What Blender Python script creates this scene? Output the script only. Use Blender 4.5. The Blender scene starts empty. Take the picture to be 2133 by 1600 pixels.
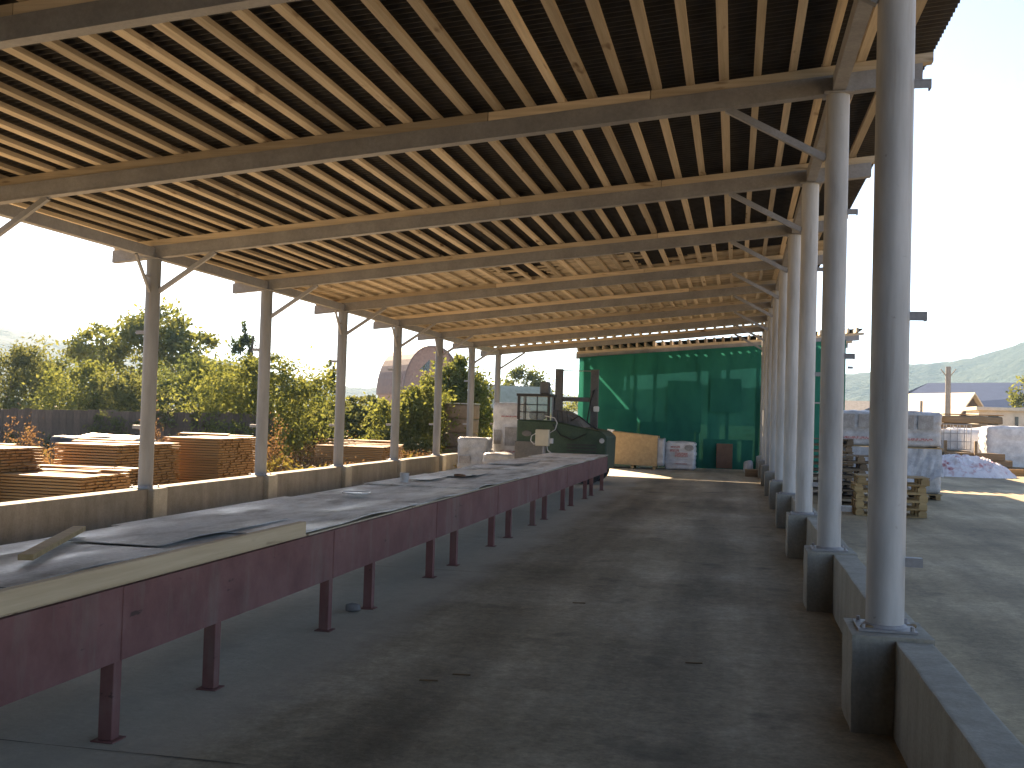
import bpy, bmesh, math, random
import numpy as np
from mathutils import Vector, Matrix, noise

random.seed(7)
RNG = np.random.default_rng(11)
scene = bpy.context.scene
COL = scene.collection
R = math.radians

# ------------------------------------------------------------------ camera
YAW, PITCH, ROLL = R(12.03), R(1.662), R(1.704)
cam_d = bpy.data.cameras.new('camera'); cam = bpy.data.objects.new('camera', cam_d); COL.objects.link(cam)
fwd = Vector((-math.sin(YAW)*math.cos(PITCH), math.cos(YAW)*math.cos(PITCH), math.sin(PITCH)))
rt0 = Vector((math.cos(YAW), math.sin(YAW), 0)); up0 = rt0.cross(fwd)
rt = rt0*math.cos(ROLL) + up0*math.sin(ROLL); up = up0*math.cos(ROLL) - rt0*math.sin(ROLL)
cam.matrix_world = Matrix(((rt.x, up.x, -fwd.x, 0), (rt.y, up.y, -fwd.y, 0), (rt.z, up.z, -fwd.z, 1.6), (0, 0, 0, 1)))
cam_d.sensor_width = 36; cam_d.lens = 36*2214.4/2133; cam_d.clip_end = 6000; cam_d.clip_start = 0.05
scene.camera = cam

# ------------------------------------------------------------------ sky, sun, exposure
SUN_AZ, SUN_EL = R(31), R(28.5)            # left of +Y, above the horizon
world = bpy.data.worlds.new('World'); scene.world = world; world.use_nodes = True
wn = world.node_tree.nodes; wl = world.node_tree.links
sky = wn.new('ShaderNodeTexSky'); sky.sky_type = 'NISHITA'; sky.sun_disc = False
sky.sun_elevation = SUN_EL; sky.sun_rotation = -SUN_AZ
sky.air_density = 0.6; sky.dust_density = 0.3; sky.ozone_density = 3.0
bg = wn['Background']; bg.inputs[1].default_value = 0.075
wl.new(sky.outputs[0], bg.inputs[0])
sd = bpy.data.lights.new('sun', 'SUN'); sun = bpy.data.objects.new('sun', sd); COL.objects.link(sun)
sd.energy = 5.0; sd.angle = R(0.55); sd.color = (1.0, 0.90, 0.76)
sv = Vector((-math.sin(SUN_AZ)*math.cos(SUN_EL), math.cos(SUN_AZ)*math.cos(SUN_EL), math.sin(SUN_EL)))
sun.rotation_euler = sv.to_track_quat('Z', 'Y').to_euler()
scene.view_settings.view_transform = 'Standard'
try: scene.view_settings.look = 'None'
except Exception: pass
scene.cycles.max_bounces = 8; scene.cycles.diffuse_bounces = 4; scene.cycles.glossy_bounces = 3; scene.cycles.transmission_bounces = 4; scene.cycles.transparent_max_bounces = 6; scene.cycles.volume_bounces = 0
scene.view_settings.exposure = 2.45
scene.view_settings.gamma = 1.0
try:
    scene.view_settings.use_white_balance = True; scene.view_settings.white_balance_temperature = 9000; scene.view_settings.white_balance_tint = 16
except Exception: pass

# ------------------------------------------------------------------ materials
def new_mat(name):
    m = bpy.data.materials.new(name); m.use_nodes = True
    nt = m.node_tree; return m, nt, nt.nodes['Principled BSDF']
def N(nt, t, **k):
    n = nt.nodes.new(t)
    for a, b in k.items(): setattr(n, a, b)
    return n
def ramp(nt, stops):
    r = N(nt, 'ShaderNodeValToRGB'); el = r.color_ramp.elements
    while len(el) < len(stops): el.new(0.5)
    for e, (p, c) in zip(el, stops):
        e.position = p; e.color = tuple(c) + (1,) if len(c) == 3 else c
    return r
def coords(nt, kind='Object', scale=(1, 1, 1)):
    tc = N(nt, 'ShaderNodeTexCoord'); mp = N(nt, 'ShaderNodeMapping')
    mp.inputs['Scale'].default_value = scale
    if kind == 'World':
        g = N(nt, 'ShaderNodeNewGeometry'); nt.links.new(g.outputs['Position'], mp.inputs[0])
    else:
        nt.links.new(tc.outputs[kind], mp.inputs[0])
    return mp.outputs[0]
def nz(nt, vec, scale, detail=5, rough=0.6):
    n = N(nt, 'ShaderNodeTexNoise'); n.inputs['Scale'].default_value = scale
    n.inputs['Detail'].default_value = detail; n.inputs['Roughness'].default_value = rough
    nt.links.new(vec, n.inputs['Vector']); return n.outputs[0]
def bump(nt, p, h, strength=0.3, dist=0.01):
    b = N(nt, 'ShaderNodeBump'); b.inputs['Strength'].default_value = strength; b.inputs['Distance'].default_value = dist
    nt.links.new(h, b.inputs['Height']); nt.links.new(b.outputs[0], p.inputs['Normal'])
def mixc(nt, fac, a, b, mode='MIX'):
    m = N(nt, 'ShaderNodeMix'); m.data_type = 'RGBA'; m.blend_type = mode
    for s, v in ((m.inputs[0], fac), (m.inputs[6], a), (m.inputs[7], b)):
        if isinstance(v, (int, float)): s.default_value = v
        elif isinstance(v, tuple): s.default_value = v if len(v) == 4 else v + (1,)
        else: nt.links.new(v, s)
    return m.outputs[2]
def rand_tint(nt, col, lo=0.75, hi=1.2):
    oi = N(nt, 'ShaderNodeObjectInfo'); mr = N(nt, 'ShaderNodeMapRange')
    mr.inputs[3].default_value = lo; mr.inputs[4].default_value = hi
    nt.links.new(oi.outputs['Random'], mr.inputs[0])
    hs = N(nt, 'ShaderNodeHueSaturation'); nt.links.new(mr.outputs[0], hs.inputs['Value']); nt.links.new(col, hs.inputs['Color'])
    return hs.outputs[0]
def surf(name, c1, c2, scale=4, rough=0.8, stretch=(1, 1, 1), kind='Object', bmp=0.3, bdist=0.01, tint=None, metal=0.0, fine=None, lo=0.3, hi=0.7, spec=0.5):
    m, nt, p = new_mat(name)
    v = coords(nt, kind, stretch)
    a = nz(nt, v, scale, 6); r = ramp(nt, [(lo, c1), (hi, c2)]); nt.links.new(a, r.inputs[0]); c = r.outputs[0]
    if fine:
        f = nz(nt, v, scale*9, 4, 0.7); fr = ramp(nt, [(0.3, (1-fine,)*3), (0.7, (1+fine*0.6,)*3)]); nt.links.new(f, fr.inputs[0])
        c = mixc(nt, 1.0, c, fr.outputs[0], 'MULTIPLY')
    if tint: c = rand_tint(nt, c, *tint)
    nt.links.new(c, p.inputs['Base Color']); p.inputs['Roughness'].default_value = rough; p.inputs['Metallic'].default_value = metal
    p.inputs['Specular IOR Level'].default_value = spec
    if bmp: bump(nt, p, nz(nt, v, scale*5, 5, 0.7), bmp, bdist)
    return m
M = {}
def wood(name, axis, c1=(0.46, 0.37, 0.26), c2=(0.70, 0.585, 0.445), tint=(0.62, 1.18), knots=True):
    m, nt, p = new_mat(name)
    s = [26, 26, 26]; s[axis] = 0.9
    v = coords(nt, 'World', tuple(s))
    a = nz(nt, v, 1.0, 5, 0.65); r = ramp(nt, [(0.28, c1), (0.72, c2)]); nt.links.new(a, r.inputs[0]); c = r.outputs[0]
    if knots:
        s2 = [9, 9, 9]; s2[axis] = 2.2
        k = nz(nt, coords(nt, 'World', tuple(s2)), 1.0, 2, 0.5)
        kr = ramp(nt, [(0.66, (0, 0, 0)), (0.76, (1, 1, 1))]); nt.links.new(k, kr.inputs[0])
        c = mixc(nt, kr.outputs[0], c, (0.17, 0.095, 0.045))
    c = rand_tint(nt, c, *tint)
    nt.links.new(c, p.inputs['Base Color']); p.inputs['Roughness'].default_value = 0.75
    bump(nt, p, a, 0.25, 0.004); return m
M['wood_new'] = wood('fresh_sawn_pine', 1, (0.48, 0.35, 0.215), (0.64, 0.49, 0.325), (1.0, 1.0)); M['wood_y'] = wood('pine_along', 1); M['wood_x'] = wood('pine_across', 0)
M['wood_plank'] = wood('pine_deck', 0, (0.42, 0.335, 0.23), (0.62, 0.51, 0.37), (0.78, 1.12))
M['wood_pal'] = wood('pallet_wood', 0, (0.30, 0.19, 0.08), (0.50, 0.34, 0.17), (0.7, 1.1))
M['wood_pal_dk'] = wood('weathered_pallet_wood', 0, (0.12, 0.085, 0.055), (0.24, 0.17, 0.11), (0.7, 1.1))
M['lumber'] = wood('stacked_lumber', 0, (0.25, 0.125, 0.042), (0.40, 0.215, 0.08), (0.85, 1.1), False)
M['lumber_dk'] = wood('old_lumber', 0, (0.13, 0.085, 0.045), (0.26, 0.17, 0.09), (0.85, 1.1), False)
M['steel'] = surf('grey_primed_steel', (0.215, 0.215, 0.225), (0.30, 0.30, 0.31), 3, 0.55, tint=(0.92, 1.08), bmp=0.1, bdist=0.002, fine=0.15)
def mat_col(name='grey_painted_pipe', k_=1.0):
    m, nt, p = new_mat(name)
    v = coords(nt, 'Object', (3, 3, 0.5)); vw = coords(nt, 'World')
    a = nz(nt, v, 2.4, 6, 0.6); r_ = ramp(nt, [(0.3, (0.33*k_, 0.335*k_, 0.335*k_)), (0.7, (0.52*k_, 0.525*k_, 0.525*k_))]); nt.links.new(a, r_.inputs[0])
    st = nz(nt, coords(nt, 'World', (16, 16, 0.8)), 1.0, 4, 0.6); sr = ramp(nt, [(0.58, (0, 0, 0)), (0.78, (0.55, 0.55, 0.55))]); nt.links.new(st, sr.inputs[0])
    c = mixc(nt, sr.outputs[0], r_.outputs[0], (0.25, 0.20, 0.155))
    k = nz(nt, vw, 24, 3, 0.7); kr = ramp(nt, [(0.68, (0, 0, 0)), (0.76, (0.6, 0.6, 0.6))]); nt.links.new(k, kr.inputs[0]); c = mixc(nt, kr.outputs[0], c, (0.20, 0.185, 0.17))
    c = rand_tint(nt, c, 0.86, 1.08)
    nt.links.new(c, p.inputs['Base Color']); p.inputs['Roughness'].default_value = 0.5; p.inputs['Specular IOR Level'].default_value = 0.4
    bump(nt, p, nz(nt, vw, 7, 4, 0.6), 0.15, 0.006); return m
M['col_steel'] = mat_col(); M['col_backlit'] = mat_col('backlit_grey_pipe', 0.5)  # left pipes: same paint darkened, backlit shade put into the colour
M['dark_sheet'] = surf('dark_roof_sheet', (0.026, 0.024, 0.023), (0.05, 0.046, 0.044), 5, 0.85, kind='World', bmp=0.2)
def mat_red():
    m, nt, p = new_mat('oxide_red_primer')
    v = coords(nt, 'World'); a = nz(nt, v, 2.2, 7, 0.68); r_ = ramp(nt, [(0.28, (0.150, 0.060, 0.054)), (0.5, (0.210, 0.090, 0.082)), (0.72, (0.26, 0.128, 0.116))]); nt.links.new(a, r_.inputs[0])
    d = nz(nt, coords(nt, 'World', (5, 5, 1.1)), 1.0, 5, 0.65); dr = ramp(nt, [(0.52, (0, 0, 0)), (0.74, (0.55, 0.55, 0.55))]); nt.links.new(d, dr.inputs[0])
    c = mixc(nt, dr.outputs[0], r_.outputs[0], (0.23, 0.185, 0.155))
    k = nz(nt, coords(nt, 'World', (14, 5, 20)), 1.0, 3, 0.6); kr = ramp(nt, [(0.68, (0, 0, 0)), (0.73, (0.8, 0.8, 0.8))]); nt.links.new(k, kr.inputs[0])
    c = mixc(nt, kr.outputs[0], c, (0.055, 0.035, 0.03))
    nt.links.new(c, p.inputs['Base Color']); p.inputs['Roughness'].default_value = 0.7; p.inputs['Specular IOR Level'].default_value = 0.3
    bump(nt, p, nz(nt, v, 9, 6, 0.7), 0.4, 0.006); return m
M['red'] = mat_red()
M['tyre'] = surf('black_rubber', (0.015, 0.015, 0.015), (0.03, 0.03, 0.03), 8, 0.85)
M['black'] = surf('black_paint', (0.015, 0.015, 0.016), (0.03, 0.03, 0.03), 8, 0.5)
M['green_paint'] = surf('faded_green_paint', (0.014, 0.040, 0.022), (0.034, 0.070, 0.040), 4, 0.6, fine=0.4)
M['grey_paint'] = surf('dirty_grey_paint', (0.08, 0.08, 0.08), (0.14, 0.135, 0.13), 4, 0.6, fine=0.25)
M['beige'] = surf('beige_enamel', (0.42, 0.38, 0.29), (0.52, 0.47, 0.37), 5, 0.5)
M['white'] = surf('white_plastic', (0.62, 0.62, 0.62), (0.78, 0.78, 0.77), 6, 0.35)
M['film'] = surf('white_wrap_film', (0.46, 0.46, 0.48), (0.70, 0.70, 0.71), 5, 0.32, fine=0.15, bmp=0.5, bdist=0.02)
M['film_grey'] = surf('grey_wrap_film', (0.30, 0.31, 0.33), (0.52, 0.53, 0.55), 5, 0.32, fine=0.2, bmp=0.5, bdist=0.02)
M['bag_print'] = surf('grey_bag_print', (0.20, 0.19, 0.185), (0.40, 0.385, 0.375), 6, 0.5, fine=0.3)
M['bag_brown'] = surf('brown_carton', (0.16, 0.115, 0.08), (0.25, 0.185, 0.13), 5, 0.8, fine=0.2)
M['red_print'] = None
M['joint'] = surf('dirt_filled_joint', (0.09, 0.078, 0.06), (0.15, 0.13, 0.105), 14, 0.9)
M['ply'] = surf('particle_board', (0.36, 0.245, 0.13), (0.50, 0.35, 0.19), 9, 0.75, fine=0.2)
M['brown_panel'] = surf('brown_panel_board', (0.12, 0.065, 0.04), (0.17, 0.095, 0.06), 5, 0.7)
M['tan_roof'] = surf('pale_tile_roof', (0.42, 0.36, 0.28), (0.55, 0.48, 0.38), 5, 0.8)
M['brown_roof'] = surf('red_brown_roof', (0.11, 0.06, 0.05), (0.17, 0.095, 0.08), 3, 0.75, fine=0.2)
M['blue_roof'] = surf('blue_metal_roof', (0.045, 0.070, 0.13), (0.06, 0.09, 0.16), 1.5, 0.5)
M['plaster'] = surf('cream_plaster', (0.52, 0.47, 0.38), (0.66, 0.60, 0.50), 3, 0.85, fine=0.12)
M['pole'] = surf('grey_concrete_pole', (0.16, 0.15, 0.145), (0.24, 0.23, 0.22), 5, 0.85)
M['dark_wood'] = surf('dark_stained_boards', (0.070, 0.050, 0.040), (0.125, 0.090, 0.070), 2.5, 0.8, (3, 3, 0.5), tint=(0.7, 1.25), fine=0.3)
M['bark'] = surf('bark', (0.07, 0.055, 0.04), (0.13, 0.10, 0.075), 6, 0.9)
M['puddle'] = surf('wet_white_plate', (0.7, 0.7, 0.7), (0.8, 0.8, 0.8), 4, 0.12, bmp=0)

def mat_red_print():
    m, nt, p = new_mat('red_sack_print')
    v = coords(nt, 'Object', (60, 60, 26)); a = nz(nt, v, 1.0, 3, 0.6)
    r = ramp(nt, [(0.42, (0.36, 0.06, 0.06)), (0.56, (0.52, 0.44, 0.44))]); nt.links.new(a, r.inputs[0])
    nt.links.new(r.outputs[0], p.inputs['Base Color']); p.inputs['Roughness'].default_value = 0.5; return m
M['red_print'] = mat_red_print()

def mat_glass():
    m, nt, p = new_mat('dusty_window_glass')
    p.inputs['Base Color'].default_value = (0.5, 0.55, 0.55, 1); p.inputs['Roughness'].default_value = 0.1
    tp = N(nt, 'ShaderNodeBsdfTransparent'); tp.inputs[0].default_value = (0.93, 0.97, 0.96, 1)
    mx = N(nt, 'ShaderNodeMixShader'); mx.inputs[0].default_value = 0.82
    nt.links.new(p.outputs[0], mx.inputs[1]); nt.links.new(tp.outputs[0], mx.inputs[2]); nt.links.new(mx.outputs[0], nt.nodes['Material Output'].inputs[0]); return m
M['glass'] = mat_glass()
m, nt, p = new_mat('dark_window'); p.inputs['Base Color'].default_value = (0.02, 0.024, 0.028, 1); p.inputs['Roughness'].default_value = 0.15; M['win'] = m

def mat_concrete(name, c1, c2, kind='World'):
    m, nt, p = new_mat(name)
    v = coords(nt, kind); a = nz(nt, v, 1.3, 7, 0.72); r = ramp(nt, [(0.3, c1), (0.7, c2)]); nt.links.new(a, r.inputs[0])
    vs = coords(nt, kind, (7, 7, 0.9)); st = nz(nt, vs, 1.0, 4, 0.6); sr = ramp(nt, [(0.35, (0.86, 0.85, 0.83)), (0.62, (1.05, 1.05, 1.05))]); nt.links.new(st, sr.inputs[0])
    c = mixc(nt, 1.0, r.outputs[0], sr.outputs[0], 'MULTIPLY')
    f = nz(nt, v, 45, 3, 0.7); fr = ramp(nt, [(0.3, (0.85,)*3), (0.7, (1.1,)*3)]); nt.links.new(f, fr.inputs[0])
    c = mixc(nt, 1.0, c, fr.outputs[0], 'MULTIPLY')
    nt.links.new(c, p.inputs['Base Color']); p.inputs['Roughness'].default_value = 0.88; bump(nt, p, nz(nt, v, 22, 6, 0.7), 0.35, 0.01); return m
M['concrete_dk'] = mat_concrete('darker_concrete', (0.13, 0.12, 0.10), (0.24, 0.22, 0.19)); M['concrete'] = mat_concrete('cast_concrete', (0.23, 0.22, 0.185), (0.36, 0.345, 0.30))  # left wall panels use a darker tone of the same concrete

def mat_floor(name, inside):
    m, nt, p = new_mat(name)
    v = coords(nt, 'World'); sep = N(nt, 'ShaderNodeSeparateXYZ'); nt.links.new(v, sep.inputs[0])
    big = nz(nt, v, 0.42, 6, 0.6)
    r = ramp(nt, [(0.28, (0.20, 0.172, 0.120)), (0.50, (0.325, 0.285, 0.212)), (0.70, (0.44, 0.40, 0.32))]); nt.links.new(big, r.inputs[0]); c = r.outputs[0]
    vs = coords(nt, 'World', (1.0, 0.14, 1)); tr = nz(nt, vs, 1.5, 4, 0.6)          # streaks along the driving direction
    trr = ramp(nt, [(0.32, (0.66, 0.65, 0.63)), (0.62, (1.18, 1.17, 1.15))]); nt.links.new(tr, trr.inputs[0])
    c = mixc(nt, 1.0, c, trr.outputs[0], 'MULTIPLY')
    f = nz(nt, v, 26, 5, 0.75); fr = ramp(nt, [(0.28, (0.72,)*3), (0.7, (1.18,)*3)]); nt.links.new(f, fr.inputs[0])
    c = mixc(nt, 1.0, c, fr.outputs[0], 'MULTIPLY')
    sp = nz(nt, v, 7.5, 5, 0.8); spr = ramp(nt, [(0.30, (0.70, 0.69, 0.67)), (0.55, (1.0, 1.0, 1.0)), (0.72, (1.3, 1.28, 1.22))]); nt.links.new(sp, spr.inputs[0]); c = mixc(nt, 1.0, c, spr.outputs[0], 'MULTIPLY')
    sd_ = nz(nt, coords(nt, 'World', (1.1, 0.5, 1)), 0.9, 6, 0.7); sdr = ramp(nt, [(0.56, (0, 0, 0)), (0.72, (0.6, 0.6, 0.6))]); nt.links.new(sd_, sdr.inputs[0]); c = mixc(nt, sdr.outputs[0], c, (0.33, 0.29, 0.22))
    oil = nz(nt, v, 1.3, 3, 0.6); orr = ramp(nt, [(0.60, (0, 0, 0)), (0.78, (0.75, 0.75, 0.75))]); nt.links.new(oil, orr.inputs[0])
    c = mixc(nt, orr.outputs[0], c, (0.055, 0.048, 0.04))
    if not inside: c = mixc(nt, 1.0, c, (1.10, 1.0, 0.86), 'MULTIPLY')
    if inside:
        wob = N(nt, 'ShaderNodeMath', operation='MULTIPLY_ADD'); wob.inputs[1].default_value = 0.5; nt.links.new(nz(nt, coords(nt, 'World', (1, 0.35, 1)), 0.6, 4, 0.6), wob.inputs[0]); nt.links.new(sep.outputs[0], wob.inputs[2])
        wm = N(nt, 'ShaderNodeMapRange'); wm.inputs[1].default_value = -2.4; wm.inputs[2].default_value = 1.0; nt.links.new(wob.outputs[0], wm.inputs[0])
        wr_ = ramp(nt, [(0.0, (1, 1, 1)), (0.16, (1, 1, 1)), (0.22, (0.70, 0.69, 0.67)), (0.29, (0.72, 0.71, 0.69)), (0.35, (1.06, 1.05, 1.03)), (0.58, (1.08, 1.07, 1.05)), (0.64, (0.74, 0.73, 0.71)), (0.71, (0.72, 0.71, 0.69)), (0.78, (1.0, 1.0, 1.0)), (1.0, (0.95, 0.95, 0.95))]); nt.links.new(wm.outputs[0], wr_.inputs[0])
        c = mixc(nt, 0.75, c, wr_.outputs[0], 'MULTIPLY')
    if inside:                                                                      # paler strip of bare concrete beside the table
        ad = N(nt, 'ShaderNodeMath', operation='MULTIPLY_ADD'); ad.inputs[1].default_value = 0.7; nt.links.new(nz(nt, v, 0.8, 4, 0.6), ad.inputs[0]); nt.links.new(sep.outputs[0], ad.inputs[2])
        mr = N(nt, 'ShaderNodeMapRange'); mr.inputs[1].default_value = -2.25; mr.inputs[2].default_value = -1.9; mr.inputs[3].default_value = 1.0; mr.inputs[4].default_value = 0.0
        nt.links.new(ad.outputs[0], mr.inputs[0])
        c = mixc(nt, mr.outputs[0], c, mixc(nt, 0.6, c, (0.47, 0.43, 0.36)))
    nt.links.new(c, p.inputs['Base Color']); p.inputs['Roughness'].default_value = 0.8; p.inputs['Specular IOR Level'].default_value = 0.35
    bump(nt, p, nz(nt, v, 14, 7, 0.75), 0.5, 0.012); return m
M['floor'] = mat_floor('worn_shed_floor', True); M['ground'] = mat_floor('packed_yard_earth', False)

def mat_sheet():
    m, nt, p = new_mat('grey_worn_table_sheet')
    v = coords(nt, 'World'); vs = coords(nt, 'World', (2.2, 0.7, 1))
    a = nz(nt, vs, 2.0, 6, 0.62); r = ramp(nt, [(0.32, (0.34, 0.31, 0.275)), (0.44, (0.58, 0.55, 0.51)), (0.56, (0.74, 0.72, 0.69)), (0.70, (0.82, 0.81, 0.79))]); nt.links.new(a, r.inputs[0])
    f = nz(nt, v, 40, 4, 0.7); fr = ramp(nt, [(0.3, (0.8,)*3), (0.7, (1.12,)*3)]); nt.links.new(f, fr.inputs[0])
    c = rand_tint(nt, mixc(nt, 1.0, r.outputs[0], fr.outputs[0], 'MULTIPLY'), 0.88, 1.08)
    nt.links.new(c, p.inputs['Base Color'])
    rr = ramp(nt, [(0.36, (0.38,)*3), (0.6, (0.8,)*3)]); p.inputs['Specular IOR Level'].default_value = 0.3; nt.links.new(nz(nt, vs, 1.1, 3, 0.5), rr.inputs[0]); nt.links.new(rr.outputs[0], p.inputs['Roughness'])
    bump(nt, p, nz(nt, v, 6, 5, 0.6), 0.25, 0.01); return m
M['sheet'] = mat_sheet()

def mat_net():
    m, nt, p = new_mat('green_shade_net')
    v = coords(nt, 'World'); a = nz(nt, coords(nt, 'World', (1, 1, 0.5)), 1.8, 5, 0.6)
    r = ramp(nt, [(0.3, (0.012, 0.135, 0.105)), (0.7, (0.018, 0.190, 0.142))]); nt.links.new(a, r.inputs[0])
    c = rand_tint(nt, r.outputs[0], 0.93, 1.07)
    df = N(nt, 'ShaderNodeBsdfDiffuse'); tl = N(nt, 'ShaderNodeBsdfTranslucent'); tp = N(nt, 'ShaderNodeBsdfTransparent')
    nt.links.new(c, df.inputs[0]); nt.links.new(c, tl.inputs[0]); tp.inputs[0].default_value = (0.2, 0.9, 0.65, 1)
    m1 = N(nt, 'ShaderNodeMixShader'); m1.inputs[0].default_value = 0.22; nt.links.new(df.outputs[0], m1.inputs[1]); nt.links.new(tl.outputs[0], m1.inputs[2])
    m2 = N(nt, 'ShaderNodeMixShader'); m2.inputs[0].default_value = 0.02; nt.links.new(m1.outputs[0], m2.inputs[1]); nt.links.new(tp.outputs[0], m2.inputs[2])
    nt.links.new(m2.outputs[0], nt.nodes['Material Output'].inputs[0]); return m
M['net'] = mat_net()

def mat_leaf(name, a, b, c3=None):
    m, nt, p = new_mat(name)
    n1 = nz(nt, coords(nt, 'World'), 2.4, 3, 0.7)
    st = [(0.32, a), (0.62, b)] + ([(0.74, c3)] if c3 else [])
    r = ramp(nt, st); nt.links.new(n1, r.inputs[0])
    df = N(nt, 'ShaderNodeBsdfDiffuse'); tl = N(nt, 'ShaderNodeBsdfTranslucent')
    nt.links.new(r.outputs[0], df.inputs[0])
    tcol = mixc(nt, 1.0, r.outputs[0], (1.15, 1.1, 0.65), 'MULTIPLY'); nt.links.new(tcol, tl.inputs[0])
    mx = N(nt, 'ShaderNodeMixShader'); mx.inputs[0].default_value = 0.5; nt.links.new(df.outputs[0], mx.inputs[1]); nt.links.new(tl.outputs[0], mx.inputs[2])
    nt.links.new(mx.outputs[0], nt.nodes['Material Output'].inputs[0]); return m
M['leaf_yel'] = mat_leaf('yellow_green_leaves', (0.085, 0.110, 0.042), (0.190, 0.205, 0.080), (0.26, 0.235, 0.10))
M['leaf_grn'] = mat_leaf('green_leaves', (0.055, 0.082, 0.040), (0.130, 0.152, 0.072))
M['leaf_olv'] = mat_leaf('olive_leaves', (0.075, 0.090, 0.046), (0.155, 0.165, 0.080))
M['leaf_dk'] = mat_leaf('dark_conifer_needles', (0.03, 0.05, 0.025), (0.06, 0.085, 0.035))
M['leaf_red'] = mat_leaf('rusty_weed_leaves', (0.12, 0.072, 0.048), (0.20, 0.115, 0.082), (0.12, 0.11, 0.045))
M['grass'] = mat_leaf('dry_grass_blades', (0.13, 0.11, 0.04), (0.22, 0.18, 0.07))

def mat_hill():
    m, nt, p = new_mat('forested_hillside')
    v = coords(nt, 'World'); a = nz(nt, v, 0.05, 6, 0.7); r = ramp(nt, [(0.3, (0.016, 0.032, 0.028)), (0.55, (0.030, 0.050, 0.038)), (0.72, (0.062, 0.078, 0.046))]); nt.links.new(a, r.inputs[0])
    nt.links.new(r.outputs[0], p.inputs['Base Color']); p.inputs['Roughness'].default_value = 0.95; p.inputs['Specular IOR Level'].default_value = 0.1
    bump(nt, p, nz(nt, v, 0.12, 5, 0.7), 1.0, 3.0); return m
M['hill'] = mat_hill()

def mat_sacks():
    m, nt, p = new_mat('crumpled_sack_film')
    v = coords(nt, 'World'); a = nz(nt, v, 2.3, 4, 0.65)
    r = ramp(nt, [(0.33, (0.34, 0.07, 0.075)), (0.40, (0.55, 0.36, 0.38)), (0.47, (0.62, 0.58, 0.62)), (0.68, (0.72, 0.70, 0.74))]); nt.links.new(a, r.inputs[0])
    nt.links.new(r.outputs[0], p.inputs['Base Color']); p.inputs['Roughness'].default_value = 0.35
    bump(nt, p, nz(nt, v, 11, 5, 0.7), 0.9, 0.03); return m
M['sacks'] = mat_sacks()

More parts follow.
